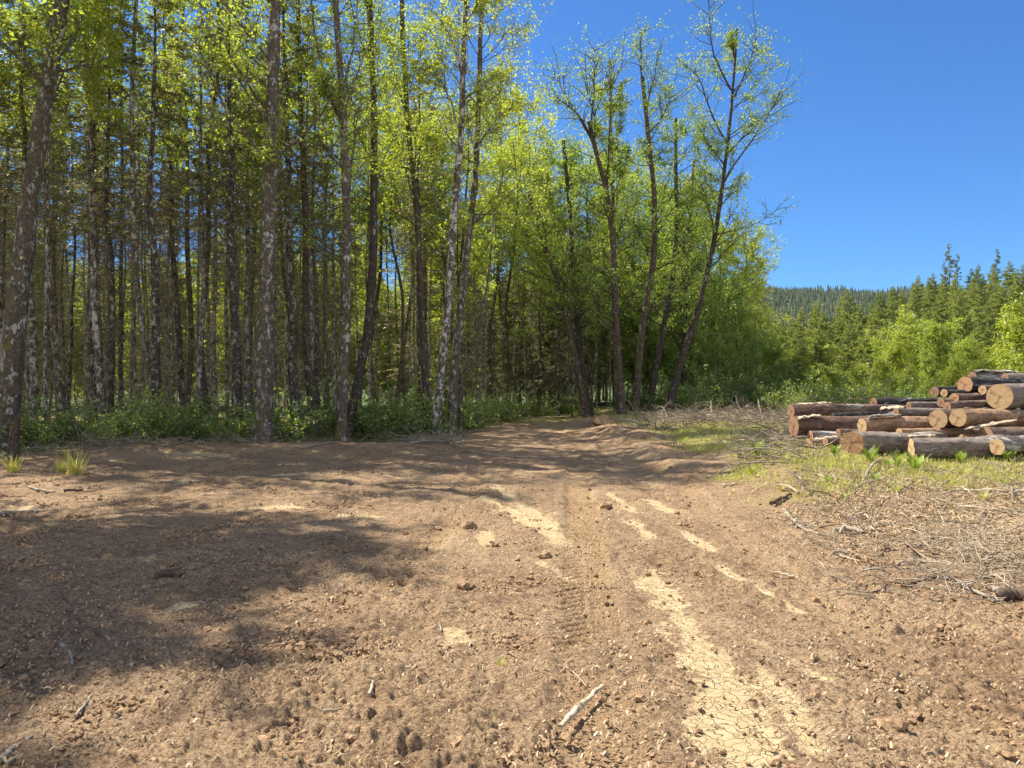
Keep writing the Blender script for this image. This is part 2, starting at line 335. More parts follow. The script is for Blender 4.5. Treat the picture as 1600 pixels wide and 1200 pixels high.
# ------------------------------------------------------------------ ground sheet
def build_ground():
    ys = [1.2]
    while ys[-1] < 42: ys.append(ys[-1]*1.0043)
    while ys[-1] < 2600: ys.append(ys[-1]*1.03)
    ys = A([-60, -25, -10, -4, -1, 0.3, 0.8]+ys)
    ts = np.concatenate([[-40, -12, -5, -2.5, -1.5, -1.1], np.arange(-0.86, 0.8601, 0.0023), [1.1, 1.5, 2.5, 5, 12, 40]])
    Wd = np.maximum(np.where(ys < 1.2, 1.2+(1.2-ys)*0.3, ys), 1.2)
    X = ts[None, :]*Wd[:, None]; Y = np.broadcast_to(ys[:, None], X.shape).copy()
    sp = 0.0043*np.maximum(Y, 1.2)
    h = H(X, Y)
    near = Y < 44
    x = X[near]; y = Y[near]; s = sp[near]
    cl = clay_mask(x, y); gr = grass_mask(x, y); li = litter_mask(x, y)
    tr = np.zeros_like(x); td = np.zeros_like(x)
    td += 0.02*np.exp(-(np.minimum.reduce([np.abs(seg_d(x, y, t)-.08) for t in TRACKS])/.06)**2)*(.5+perlin(x/.3, y/.4, 65))
    for k, t in enumerate(TRACKS):
        d = seg_d(x, y, t); w = 1-ss(-0.05, 0.03, d+0.03*perlin(x/.1, y/.15, 61)); w = w*ss(-0.35, 0.1, perlin(x/1.3, y/1.7, 62+k)+(0.6, .25, .35)[k])
        tr = np.maximum(tr, w*(0.9, 0.45, 0.7)[k])
        lug = np.sin(2*pi*(y/0.12+np.abs(d+0.17)*5)); td = td+w*((.031, .006, .018)[k]*ss(3.6, 5.2, y)*lug*np.clip(0.12/(3*s)-0.4, 0, 1)-(.024, .014, .02)[k])
    rough = (1-0.85*cl)*(1-0.85*tr)*(0.55+0.75*ss(-0.4, 0.5, perlin(x/1.7, y/1.9, 50)))
    d = np.zeros_like(x)
    for lam, am, sd in ((0.75, .030, 51), (0.32, .026, 52), (0.14, .028, 53), (0.065, .022, 54), (0.032, .013, 55)):
        w = np.clip(lam/(2.6*s)-0.5, 0, 1); p = perlin(x/lam, y/(lam*0.8), sd)
        if lam < 0.4: p = np.abs(p)*1.6-0.35
        d += am*p*w
    d = d*rough-0.010*cl+td
    h2 = h.copy(); h2[near] += d
    mb = MB(); nr, nc = X.shape
    i = np.arange(nr-1)[:, None]; j = np.arange(nc-1)[None, :]
    q = np.stack([i*nc+j, i*nc+j+1, (i+1)*nc+j+1, (i+1)*nc+j], -1).reshape(-1, 4)
    mb.add(np.stack([X, Y, h2], -1), q)
    me = mb.mesh('ground', ground_mat())
    for nm, arr, dflt in (('clay', cl, 0), ('grass', gr, 1), ('litter', li, 0), ('track', tr, 0)):
        a = me.attributes.new(nm, 'FLOAT', 'POINT'); full = np.full(X.shape, float(dflt)); full[near] = arr
        a.data.foreach_set('value', full.astype(np.float32).ravel())
    o = obj('ground', me); o['kind'] = 'structure'
def ground_mat():
    m = N('ground_soil'); tc = m.n('ShaderNodeTexCoord'); v = tc.outputs['Object']
    at = {k: m.n('ShaderNodeAttribute', attribute_name=k).outputs['Fac'] for k in ('clay', 'grass', 'litter', 'track')}
    n1 = m.noise(v, 0.9, 5, 0.65, 0.3); n2 = m.noise(v, 9, 6, 0.7); n3 = m.noise(v, 55, 5, 0.7); n4 = m.noise(v, 190, 3, 0.6); n5 = m.noise(m.mapped(v, (1, 1.3, 1)), 28, 8, 0.82)
    a = m.mix(m.ramp(n2, 0.3, 0.72), (0.17, 0.104, 0.062), (0.48, 0.33, 0.20))
    a = m.mix(m.ramp(n1, 0.42, 0.62), a, m.mix(m.ramp(n3, 0.35, 0.65), (0.245, 0.155, 0.094), (0.61, 0.445, 0.275)))
    a = m.mix(m.math('MULTIPLY', m.ramp(n3, 0.56, 0.64), 0.55), a, (0.66, 0.50, 0.33))
    a = m.mix(m.math('MULTIPLY', m.ramp(n3, 0.45, 0.36), 0.85), a, (0.075, 0.045, 0.028))
    a = m.mix(m.math('MULTIPLY', m.ramp(n5, 0.47, 0.38), 0.8), a, (0.07, 0.04, 0.025)); a = m.mix(m.math('MULTIPLY', m.ramp(n5, 0.56, 0.64), 0.5), a, (0.66, 0.52, 0.31))
    a = m.mix(m.math('MULTIPLY', m.math('MULTIPLY', at['track'], m.ramp(n3, 0.35, 0.6)), 0.6), a, (0.50, 0.33, 0.17))
    xs = m.n('ShaderNodeSeparateXYZ'); m.l(v, xs.inputs[0])
    stv = m.noise(m.mapped(v, (2.6, 0.42, 1)), 1.0, 7, 0.72, 0.5); dry = m.math('MULTIPLY', m.ramp(stv, 0.50, 0.66), m.math('MULTIPLY', m.ramp(xs.outputs[0], -1.6, -0.4), m.ramp(xs.outputs[0], 3.6, 2.6)))
    dry = m.math('MULTIPLY', dry, m.ramp(n5, 0.40, 0.56)); a = m.mix(m.math('MULTIPLY', dry, 0.62), a, (0.60, 0.46, 0.28))
    # dried pale clay with cracks
    dv = m.n('ShaderNodeTexNoise'); dv.inputs['Scale'].default_value = 5; dv.inputs['Detail'].default_value = 3; m.l(v, dv.inputs['Vector'])
    wv = m.n('ShaderNodeVectorMath', operation='MULTIPLY_ADD'); m.l(dv.outputs['Color'], wv.inputs[0]); wv.inputs[1].default_value = (.30, .30, .30); m.l(v, wv.inputs[2])
    vo = m.n('ShaderNodeTexVoronoi', feature='DISTANCE_TO_EDGE'); vo.inputs['Scale'].default_value = 17; m.l(wv.outputs[0], vo.inputs['Vector'])
    crack = m.ramp(vo.outputs['Distance'], 0.01, 0.05)
    c = m.mix(m.ramp(n2, 0.3, 0.7), (0.48, 0.36, 0.20), (0.66, 0.53, 0.32)); c = m.mix(m.math('MULTIPLY', m.math('SUBTRACT', 1.0, crack), m.ramp(n2, 0.40, 0.55)), c, (0.22, 0.145, 0.085))
    cm = m.ramp(m.math('ADD', at['clay'], m.math('MULTIPLY', m.math('SUBTRACT', n5, 0.5), 1.6)), 0.38, 0.70); cm = m.math('MULTIPLY', cm, m.ramp(at['clay'], 0.02, 0.2)); a = m.mix(m.math('MULTIPLY', cm, 0.92), a, c)
    g = m.mix(m.ramp(n2, 0.35, 0.65), (0.30, 0.30, 0.09), (0.44, 0.37, 0.18)); g = m.mix(m.ramp(n3, 0.45, 0.6), g, (0.16, 0.12, 0.07))
    a = m.mix(m.math('MULTIPLY', at['grass'], 0.85), a, g)
    li = m.mix(m.ramp(n5, 0.4, 0.6), (0.15, 0.095, 0.06), (0.42, 0.32, 0.215))
    a = m.mix(m.math('MULTIPLY', at['litter'], 0.7), a, li)
    sp = m.n('ShaderNodeSeparateXYZ'); m.l(v, sp.inputs[0])
    a = m.mix(m.ramp(sp.outputs[1], 42, 48), a, (0.10, 0.13, 0.045))
    bh = m.math('ADD', m.math('MULTIPLY', n3, m.math('SUBTRACT', 1.0, m.math('MULTIPLY', at['clay'], 0.8))), m.math('MULTIPLY', n4, 0.35))
    bh = m.math('ADD', bh, m.math('MULTIPLY', m.math('MULTIPLY', crack, at['clay']), 0.5))
    return m.pbr(a, 0.95, bh, 0.04, 1.0, 0.12)
build_ground()

# ------------------------------------------------------------------ alder-like broadleaf trees
def resample(pts, n):
    p = A([tuple(q) for q in pts]); d = np.concatenate([[0], np.cumsum(np.linalg.norm(np.diff(p, axis=0), axis=1))])
    t = np.linspace(0, d[-1], n)
    # smooth by Catmull-Rom on the parameter
    out = np.stack([np.interp(t, d, p[:, k]) for k in range(3)], 1)
    for _ in range(2): out[1:-1] = 0.25*out[:-2]+0.5*out[1:-1]+0.25*out[2:]
    return out
def trunk_mesh(mb, pts, r0, r1, g, k=12, flare=1.35, n=None):
    n = n or max(10, int(len(pts)*7)); p = resample(pts, n)
    p[1:, :2] += np.cumsum(g.normal(0, r0*0.05, (n-1, 2)), 0)*0.6
    u = np.linspace(0, 1, n); r = r0+(r1-r0)*u**0.9; r = r*(1+(flare-1)*np.exp(-u*28)); r *= 1+g.normal(0, 0.045, n)
    tubes(mb, p[None], r[None], k)
    return p, r
def broadleaf(name, trunk, r0, r1, g, mats, limbs=(), nl=18, lo=0.35, llen=2.6, per2=7, per3=8, nlf=9, ls=0.075, up=0.07, epi=0, cap=False, ang=(0.7, 1.35)):
    """returns the meshes of trunk, branches and crown in tree space"""
    mt = MB(); p, r = trunk_mesh(mt, trunk, r0, r1, g)
    mbr = MB(); mc = MB()
    st, d, idx, u = kids(p[None], nl, lo, 0.93, ang, g)
    L = llen*g.uniform(0.5, 1.15, nl)*(1.15-0.62*((u-lo)/(1-lo)))
    B1 = grow(st, d, L, 9, up, 0.10, g); R1 = np.clip(r0*0.24*(1-u*0.6), 0.010, 0.045)
    nb = len(limbs); lms = []
    if limbs:
        X = np.stack([resample(l, 9) for l in limbs]); X[:, 1:] += g.normal(0, 0.02, X[:, 1:].shape)
        B1 = np.concatenate([X, B1]); L = np.concatenate([A([np.linalg.norm(x[-1]-x[0]) for x in X]), L])
        R1 = np.concatenate([np.full(len(limbs), max(r0*0.27, 0.024)), R1])
    tubes(mbr, p[None], (r*0.5)[None], 5)
    for q in range(nb):
        ml = MB(); tubes(ml, B1[q:q+1], R1[q:q+1, None]*np.linspace(1, 0.20, 9)[None], 7); lms.append(ml.mesh(name+'_limb', mats[0]))
    tubes(mbr, B1[nb:], R1[nb:, None]*np.linspace(1, 0.20, 9)[None], 6)
    if nb: B1 = np.concatenate([B1]+[B1[:nb]]*2); L = np.concatenate([L]+[L[:nb]*.6]*2); R1 = np.concatenate([R1]+[R1[:nb]*.6]*2)
    s2, d2, i2, u2 = kids(B1, per2, 0.22, 1.0, (0.35, 1.1), g)
    L2 = L[i2]*g.uniform(0.22, 0.5, len(i2)); B2 = grow(s2, d2, L2, 5, up*0.6, 0.2, g)
    tubes(mbr, B2, (R1[i2]*0.34)[:, None]*np.linspace(1, 0.3, 5)[None]+0.003, 4)
    if epi:
        se, de, ie, ue = kids(p[None], epi, 0.03, lo+0.1, (1.0, 1.6), g); Le = g.uniform(0.15, 0.7, epi); Be = grow(se, de, Le, 5, 0.05, 0.3, g)
        tubes(mbr, Be, np.full((epi, 5), 0.006)*np.linspace(1, .4, 5), 3)
        le = Be[:, 2:].reshape(-1, 3); le = np.repeat(le, 2, 0); leaves(mc, le+g.normal(0, 0.05, le.shape), np.full(len(le), ls*0.8), g)
    s3, d3, i3, u3 = kids(B2, per3, 0.15, 1.0, (0.3, 1.2), g)
    L3 = np.clip(L2[i3]*g.uniform(0.3, 0.8, len(i3)), 0.15, 0.8); B3 = grow(s3, d3, L3, 4, 0.0, 0.25, g)
    tubes(mc, B3, np.full((len(i3), 4), 0.0035)*np.linspace(1, .5, 4), 3)
    c = B3[:, 1:].reshape(-1, 3); c = np.repeat(c, max(1, nlf//3), 0)
    c = c+g.normal(0, 0.055, c.shape); keep = g.uniform(0, 1, len(c)) < 0.92; c = c[keep]
    leaves(mc, c, np.full(len(c), ls), g, 0.7)
    mc_me = mc.mesh(name+'_crown', mats[1], False); mc_me.materials.append(M['twig'])
    return [mt.mesh(name+'_trunk', mats[0]), mbr.mesh(name+'_branches', mats[0]), mc_me]+lms
def plant_tree(name, meshes, loc, rz, sc, label, cat, group=None, rx=0, ry=0):
    t = thing(name, loc, rz, sc, rx, ry); tag(t, label, cat, group)
    for nm, me in zip(['trunk', 'branches', 'crown']+['limb']*12, meshes):
        if me: obj(nm, me, t)
    return t

def key_tree(pix, Y, w0, w1, mats, label, seed, limbs=(), lean=0.0, name='alder_tree', cat='tree', group=None, **kw):
    g = np.random.default_rng(seed)
    bx = (pix[0][0]-800)/F*Y; bz = float(H(bx, Y))-0.12
    base = Vector((bx, Y, bz)); pts = [Vector((0, 0, 0))]
    for i, (px, py) in enumerate(pix[1:]):
        hz = EYE-(py-600)/F*Y; dy = lean*(hz-bz); q = P(px, py, Y+dy); pts.append(q-base)
    lm = []
    for l in limbs:
        ql = []
        for j, (px, py) in enumerate(l):
            hz = EYE-(py-600)/F*Y; dy = lean*(hz-bz)+(g.uniform(-0.5, 0.5)*j if j else 0); ql.append(P(px, py, Y+dy)-base)
        lm.append(ql)
    me = broadleaf(name, pts, w0/F*Y/2, w1/F*Y/2, g, mats, lm, **kw)
    return plant_tree(name, me, base, 0, 1, label, cat, group)
AL, AM = M['alder_leaf'], M['alder_leaf_mid']
BA, BW, BMo, BD = M['bark_alder'], M['bark_white'], M['bark_mossy'], M['bark_dark']
key_tree([(4, 715), (14, 600), (30, 450), (55, 250), (88, 50), (115, -120), (130, -300)], 17, 36, 15, (BMo, AL), 'thick mossy brown alder leaning right at the left edge of the photo', 101, nl=15, lo=0.5, llen=3.2, lean=.06, epi=25)
key_tree([(165, 668), (155, 590), (148, 500), (144, 350), (138, 150), (130, -100)], 20, 11, 6, (BW, AL), 'thin white-barked alder curving up through the conifers, left of the widest dark trunk', 102, nl=16, lo=.6, llen=2.2)
key_tree([(102, 665), (92, 590), (85, 520), (74, 380), (72, 200), (80, -60)], 20.5, 11, 6, (BW, AL), 'thin pale alder bowed to the left, beside the thick leaning mossy alder', 103, nl=16, lo=.6, llen=2.2)
key_tree([(244, 668), (236, 590), (216, 480), (207, 350), (204, 150), (215, -80)], 20, 9, 5, (BW, AL), 'thin pale alder whose foot touches the widest dark conifer trunk', 104, nl=16, lo=.6, llen=2.2)
key_tree([(408, 702), (412, 600), (416, 500), (424, 300), (431, 100), (434, -60), (436, -250)], 19.2, 31, 13, (BMo, AL), 'large twiggy alder with pale blotches standing front of the forest left of centre', 105, nl=17, lo=.42, llen=3.0, epi=160, lean=.02, limbs=[[(424, 20), (415, -30), (395, -90), (370, -150)], [(432, 20), (446, -40), (470, -110)]])
key_tree([(492, 668), (484, 600), (476, 520), (478, 350), (470, 180), (466, 0), (460, -80)], 22, 14, 6, (BA, AL), 'alder with blotched pale bark between the large twiggy alder and the reddish one', 106, per3=5, nl=15, lo=.35, llen=2.8, epi=20)
key_tree([(532, 680), (537, 580), (540, 480), (541, 330), (535, 190), (528, 60), (520, -80)], 20.5, 18, 8, (BMo, AL), 'reddish brown mossy alder trunk with limbs forking to the left, left of centre', 107, per3=5, nl=17, lo=.35, llen=3.0, epi=50, limbs=[[(536, 200), (522, 165), (497, 95), (488, 10), (480, -80)], [(535, 185), (520, 150), (500, 130)], [(533, 150), (548, 90), (556, 30)]])
key_tree([(540, 660), (556, 610), (574, 530), (584, 400), (585, 200), (577, 0), (572, -150)], 22.5, 15, 8, (BD, AL), 'dark slim alder with white lower bark, forking high up with a limb to the left', 108, per3=5, nl=14, lo=.45, llen=2.6, limbs=[[(582, 120), (568, 75), (552, 30), (540, -30), (530, -90)], [(580, 40), (574, 0), (566, -60)]])
key_tree([(668, 655), (662, 560), (656, 450), (650, 320), (636, 200), (629, 60), (626, -80)], 25, 13, 6, (BA, AL), 'alder with a kinked trunk just left of the white-footed alder', 109, nl=17, lo=.35, llen=2.8, limbs=[[(644, 255), (660, 225), (672, 200)], [(634, 180), (615, 110), (600, 60), (590, 0)]])
key_tree([(678, 668), (688, 600), (700, 480), (710, 330), (722, 190), (727, 20), (730, -140)], 23.8, 14, 7, (BW, AL), 'white-footed leaning alder standing at the left side of the track', 110, per3=5, nl=20, lo=.5, llen=3.0, epi=14, limbs=[[(716, 200), (702, 150), (688, 120), (672, 112), (655, 104)], [(722, 120), (713, 70), (690, 35), (672, 10)], [(726, 40), (742, 15), (758, -20)], [(718, 160), (745, 140), (772, 118)]])
key_tree([(704, 665), (710, 580), (727, 400), (742, 280), (746, 150), (750, 30), (752, -40)], 25, 15, 6, (BMo, AL), 'mossy alder right behind the white-footed leaning one', 111, per3=5, nl=17, lo=.4, llen=2.8, limbs=[[(743, 250), (752, 215), (775, 185), (800, 170)]])
key_tree([(718, 640), (722, 590), (744, 540), (764, 430), (772, 330), (786, 270)], 26.5, 6, 3, (M['bark_mossy'], AL), 'thin crooked mossy sapling bending right at the track entrance', 112, nl=12, lo=.4, llen=1.5)
key_tree([(918, 655), (902, 580), (888, 510), (870, 440), (848, 380), (825, 300)], 33, 13, 5, (BA, AL), 'alder leaning left across the far end of the track', 113, nl=26, lo=.3, llen=3.0, epi=30)
key_tree([(922, 655), (908, 560), (898, 470), (890, 330), (880, 220)], 34, 11, 5, (BD, AM), 'dark slim upright alder behind the left-leaning one at the track end', 114, nl=26, lo=.25, llen=2.6, epi=20)
key_tree([(972, 655), (966, 560), (961, 470), (957, 370), (948, 300), (932, 240), (920, 190)], 32, 14, 6, (BA, AM), 'stout alder with wide-spreading sparse top, right of the track end', 115, nl=28, lo=.25, llen=2.3, epi=30, per3=5, nlf=6, ls=.08,
         limbs=[[(930, 240), (918, 200), (895, 170), (872, 130), (866, 112)], [(926, 215), (905, 180), (880, 160), (868, 150)], [(928, 230), (932, 190), (918, 140), (908, 105)], [(924, 220), (926, 170), (930, 110), (926, 76)], [(948, 300), (952, 220), (955, 140), (950, 90)]])
key_tree([(965, 655), (962, 500), (958, 330), (953, 200), (953, 95)], 34.5, 10, 4, (BMo, AL), 'slim mossy alder feathered with yellow leaves right of the sparse-topped alder', 116, nl=50, lo=.3, llen=1.5, per2=5)
key_tree([(992, 655), (998, 560), (1008, 480), (1022, 400), (1021, 300), (1010, 200), (1002, 120)], 32.5, 12, 6, (BA, AM), 'alder topped by a bare silvery snag, centre right', 117, nl=26, lo=.25, llen=2.6, epi=30, per3=4, limbs=[[(1006, 150), (1001, 110), (1001, 70), (1002, 42)], [(1008, 180), (1020, 130), (1026, 90)], [(1012, 210), (1040, 180), (1050, 130)]])
key_tree([(1012, 648), (1032, 540), (1052, 430), (1058, 340), (1055, 250), (1055, 185)], 34, 11, 5, (BD, AM), 'dark leafy alder between the snag-topped alder and the bare forked one', 118, nl=34, lo=.25, llen=2.8)
key_tree([(1042, 640), (1060, 580), (1090, 490), (1114, 385), (1130, 275), (1142, 170), (1148, 90), (1150, 45)], 33, 12, 3, (BD, AM), 'tall leaning alder with bare forked limbs against the blue sky', 119, nl=34, lo=.32, llen=2.6, epi=10, per3=5, nlf=6, ls=.085,
         limbs=[[(1135, 222), (1115, 190), (1100, 145), (1093, 118), (1075, 105)], [(1142, 140), (1124, 110), (1108, 65), (1108, 10)], [(1143, 160), (1162, 120), (1175, 90), (1182, 55)], [(1131, 285), (1160, 235), (1185, 205), (1205, 175), (1212, 150)], [(1133, 258), (1112, 232), (1095, 205)], [(1148, 90), (1144, 70), (1143, 50)], [(1136, 240), (1160, 215), (1190, 190), (1215, 160)]])
key_tree([(1068, 560), (1071, 480), (1075, 400), (1080, 300), (1085, 250)], 38, 8, 4, (BD, AM), 'slim dark alder behind the tall leaning bare-limbed alder', 120, nl=40, lo=.1, llen=2.8)

# shared leafy tree variants
def variant(seed, h, r, mats, **kw):
    g = np.random.default_rng(seed); x = np.cumsum(g.normal(0, h*0.02, (6, 2)), 0); x[0] = 0
    pts = [Vector((x[i, 0], x[i, 1], h*i/5)) for i in range(6)]
    return broadleaf('leafy_tree', pts, r, r*0.25, g, mats, **kw)
LV = [variant(201+i, 12, 0.10, (BD if i % 2 else BA, AL if i < 3 else AM), nl=44, lo=.08, llen=3.3, per2=7, per3=6, nlf=9, ls=.105) for i in range(5)]
LV3 = variant(251, 14.2, 0.12, (BA, AM), nl=46, lo=.52, llen=2.7, per2=7, per3=6, nlf=9, ls=.11)
LV2 = [variant(241+i, 15, 0.11, (BA, AL), nl=32, lo=.48, llen=3.2, per2=7, per3=6, nlf=9, ls=.095) for i in range(3)]
SV = [variant(221+i, 4.5, 0.04, (BD, AL), nl=40, lo=.03, llen=1.9, per2=6, per3=6, nlf=9, ls=.09, ang=(.4, 1.0)) for i in range(3)]
g0 = np.random.default_rng(5)
def scatter_tree(name, var, px, Y, sc, label, cat, group=None, zo=-0.1):
    x = (px-800)/F*Y; z = float(H(x, Y))+zo
    return plant_tree(name, var, (x, Y, z), g0.uniform(0, 6.28), sc*g0.uniform(.92, 1.08), label, cat, group)
# the leafy wood right of the track (px 880-1190)
for px, Y, s in ((1075, 41, .95), (1105, 43, .92), (1135, 45, .95), (1160, 48, .85), (1175, 52, .85), (1050, 44, 1.0), (1020, 42, .95), (1000, 46, 1.1), (1120, 50, 1.15), (1085, 49, 1.2), (1148, 42, .55), (1165, 45, .5), (1110, 40, .55)):
    scatter_tree('leafy_alder', LV[g0.integers(5)], px, Y, s, 'leafy green alder in the foliage mass right of the bare-limbed alder', 'tree', 'leafy alders at the right end of the wood')
for px, Y, s in ((790, 40, 1.0), (820, 38, .95), (845, 43, 1.0), (870, 40, .95), (905, 42, .9), (935, 44, .9), (830, 50, 1.3), (770, 45, 1.3), (960, 48, 1.1), (990, 50, 1.1)):
    scatter_tree('leafy_alder', LV2[g0.integers(3)], px, Y, s, 'yellow-green leafy alder rising behind the far end of the dirt track', 'tree', 'leafy alders behind the end of the track')
for px, Y, s in ((330, 23, 1.05), (370, 26, 1.15), (455, 25, 1.15), (500, 27, 1.1), (560, 28, 1.1), (610, 29, 1.1), (640, 33, 1.1), (690, 33, 1.0), (735, 35, 1.05), (300, 27, 1.3), (590, 36, 1.3), (270, 22, 1.2), (200, 24, 1.2), (110, 23, 1.2)):
    scatter_tree('leafy_alder', LV2[g0.integers(3)] if 'LV2' in globals() else LV[0], px, Y, s, 'bright spring-leaved alder crown mixed among the dark conifers', 'tree', 'leafy alders mixed among the conifers') if False else None
for px, Y, s in ((330, 23, .95), (455, 28, 1.0), (515, 33, 1.05), (612, 33, .95), (640, 33, 1.0), (690, 33, .9), (735, 35, 1.0), (290, 29, 1.15), (590, 36, 1.2), (120, 27, 1.05), (-30, 19, 1.0)):
    scatter_tree('leafy_alder', LV2[g0.integers(3)], px, Y, s, 'slim alder with a bright spring-leaved crown mixed among the dark conifers', 'tree', 'leafy alders mixed among the conifers')

# ------------------------------------------------------------------ conifers
def conifer(seed, h, r, z0, Lmax, mats, dead=60, wh=0.50, nb=4, sub=8, nn=3, nl=.17, nw=.035, droop=-0.10, shape=0.8, k=9):
    g = np.random.default_rng(seed); mt = MB(); n = 14
    c = np.cumsum(g.normal(0, h*0.0025, (n, 2)), 0); c[0] = 0
    pts = np.stack([c[:, 0], c[:, 1], np.linspace(0, h, n)], 1)
    rr = r*(1-np.linspace(0, 1, n)*0.93); rr[0] *= 1.3
    tubes(mt, pts[None], rr[None], k)
    zs = np.arange(z0, h-0.15, wh); zz = np.repeat(zs, nb)+g.uniform(-wh*.4, wh*.4, len(zs)*nb); zz = np.clip(zz, z0*0.9, h-0.1)
    f = (zz-z0)/(h-z0); L = Lmax*np.clip(1-f, 0.02, 1)**shape*g.uniform(0.6, 1.1, len(zz))+0.12
    az = g.uniform(0, 2*pi, len(zz)); cx = np.interp(zz, pts[:, 2], pts[:, 0]); cy = np.interp(zz, pts[:, 2], pts[:, 1])
    el = -0.15+0.75*np.clip(f, 0, 1)**1.5
    d = np.stack([np.cos(az)*np.cos(el), np.sin(az)*np.cos(el), np.sin(el)], 1); st = np.stack([cx, cy, zz], 1)
    B = grow(st, d, L, 6, droop*0.35, 0.07, g)
    mb = MB(); tubes(mb, B, (0.006+0.012*L/Lmax)[:, None]*np.linspace(1, .3, 6), 4)
    if dead:
        zd = g.uniform(1.0, z0+1.5, dead); az = g.uniform(0, 2*pi, dead); d2 = np.stack([np.cos(az), np.sin(az), g.uniform(-.35, .25, dead)], 1)
        s2 = np.stack([np.interp(zd, pts[:, 2], pts[:, 0]), np.interp(zd, pts[:, 2], pts[:, 1]), zd], 1)
        Bd = grow(s2, d2, g.uniform(0.25, 1.5, dead)*(0.5+0.5*zd/z0), 5, -0.04, 0.14, g); tubes(mb, Bd, np.full((dead, 5), 0.0085)*np.linspace(1, .35, 5), 3)
        s3, d3, i3, u3 = kids(Bd, 3, .3, 1, (.4, 1.1), g); Bt = grow(s3, d3, g.uniform(.1, .5, len(i3)), 3, 0, .2, g); tubes(mb, Bt, np.full((len(i3), 3), .0045), 3)
        cc = np.repeat(Bt.reshape(-1, 3), 2, 0); cc = cc+g.normal(0, .05, cc.shape); kk = g.uniform(0, 1, len(cc)) < np.clip((cc[:, 2]/z0)**2, .04, 1); cc = cc[kk]
        needles(mb, cc, nrm(g.normal(0, 1, cc.shape)*A([1, 1, .6])), np.full(len(cc), .10), .018, g)
    mc = MB(); s3, d3, i3, u3 = kids(B, sub, 0.12, 1.0, (0.5, 1.1), g)
    d3[:, 2] = d3[:, 2]*0.5-0.12; L3 = np.clip(L[i3]*0.30*(1.15-u3), 0.08, 0.6); B3 = grow(s3, d3, L3, 4, droop*0.5, 0.1, g)
    T = nrm(np.diff(B3, axis=1)); c = np.repeat(B3[:, :-1].reshape(-1, 3), nn, 0); dd = np.repeat(T.reshape(-1, 3), nn, 0)
    nf = np.repeat(np.repeat(np.clip(L[i3]/(.35*Lmax), .25, 1), 3), nn); c = c+np.repeat(np.repeat(L3/3, 3), nn)[:, None]*dd*g.uniform(0, 1, (len(c), 1))
    dd = nrm(dd+g.normal(0, 0.45, dd.shape)); needles(mc, c, dd, nl*nf, (nw*nf)[:, None], g)
    return mt.mesh('conifer_trunk', mats[0]), mb.mesh('conifer_branches', M['dead_twig']), mc.mesh('conifer_crown', mats[1], False)
BC, BCP, NE, YN = M['bark_conifer'], M['bark_conifer_pale'], M['spruce_needle'], M['young_fir_needle']
CV = [conifer(301+i, 17+i*0.7, 0.115+0.012*(i % 3), 7.6+0.5*(i % 3), 1.4, ((BC, BCP)[i % 2], NE), dead=220) for i in range(6)]
PV = [conifer(341+i, 17.5, 0.075+0.02*(i % 2), 9.2+.8*(i % 2), 1.0, ((BC, BCP)[i > 0], NE), dead=180, sub=7, nn=2) for i in range(4)]
CV2 = [conifer(321+i, 17, 0.16, 3.0, 2.3, (BC, NE), dead=50, sub=11) for i in range(2)]
used = []
def place_conifer(px, Y, s, label, group=None, v=None, wide=1.0):
    x = (px-800)/F*Y; v = v if v is not None else CV[g0.integers(len(CV))]
    used.append((x, Y))
    return plant_tree('conifer_tree', v, (x, Y, float(H(x, Y))-.1), g0.uniform(0, 6.28), (s*wide, s*wide, s), label, 'tree', group, g0.normal(0, .012), g0.normal(0, .012))
place_conifer(255, 20, .78, 'widest dark straight conifer trunk in the left part of the forest', wide=1.5, v=CV[0])
place_conifer(375, 20.5, .78, 'straight dark conifer just left of the large twiggy alder', wide=1.3, v=CV[2])
place_conifer(315, 21, .78, 'straight conifer speckled with pale lichen midway between the two widest dark trunks', wide=.9, v=CV[1])
place_conifer(143, 22, .78, 'brown conifer trunk behind the curving white-barked alder', wide=1.15, v=CV[4])
place_conifer(173, 20.5, .78, 'brown upright conifer just right of the curving white-barked alder', wide=1.1, v=CV[0])
place_conifer(190, 23, .78, 'narrow dark conifer between the brown upright one and the widest trunk', wide=.8, v=CV[4])
place_conifer(50, 19.5, .78, 'lichen-pale conifer standing right behind the thick leaning mossy alder', wide=1.2, v=CV[3])
place_conifer(5, 20, .78, 'pale conifer half cut off by the left edge of the photo', wide=1.1, v=CV[1])
place_conifer(462, 21.5, .78, 'dark conifer just right of the large twiggy alder', wide=1.3, v=CV[2])
place_conifer(500, 24, .78, 'dark conifer left of the reddish mossy alder', wide=1.0, v=CV[0])
place_conifer(658, 26.5, .78, 'pair-like dark conifer touching the kinked alder', wide=1.1, v=CV[2])
KEYB = [(float(o.location.x), float(o.location.y)) for o in COL.objects if o.type == 'EMPTY']
cnt = 0
def zone(px):
    for lim, lab, gr in ((-20, 'slender conifer standing off beyond the left edge of the view', 'conifers beyond the left edge'),
                         (140, 'slender straight conifer behind the thick leaning mossy alder at left', 'conifers behind the leaning mossy alder'),
                         (270, 'slender straight conifer around the widest dark trunk in the left forest', 'conifers around the widest trunk'),
                         (400, 'slender straight conifer between the widest dark trunk and the large twiggy alder', 'conifers left of the twiggy alder'),
                         (550, 'slender straight conifer between the large twiggy alder and the reddish mossy alder', 'conifers right of the twiggy alder'),
                         (700, 'slender straight conifer in the dark wood left of the white-footed alder', 'conifers left of the white-footed alder'),
                         (880, 'slender conifer in the dark wood behind the track entrance', 'conifers behind the track entrance'),
                         (5000, 'dark conifer trunk deep behind the leaning alders right of the track', 'conifers behind the leaning alders')):
        if px < lim: return lab, gr
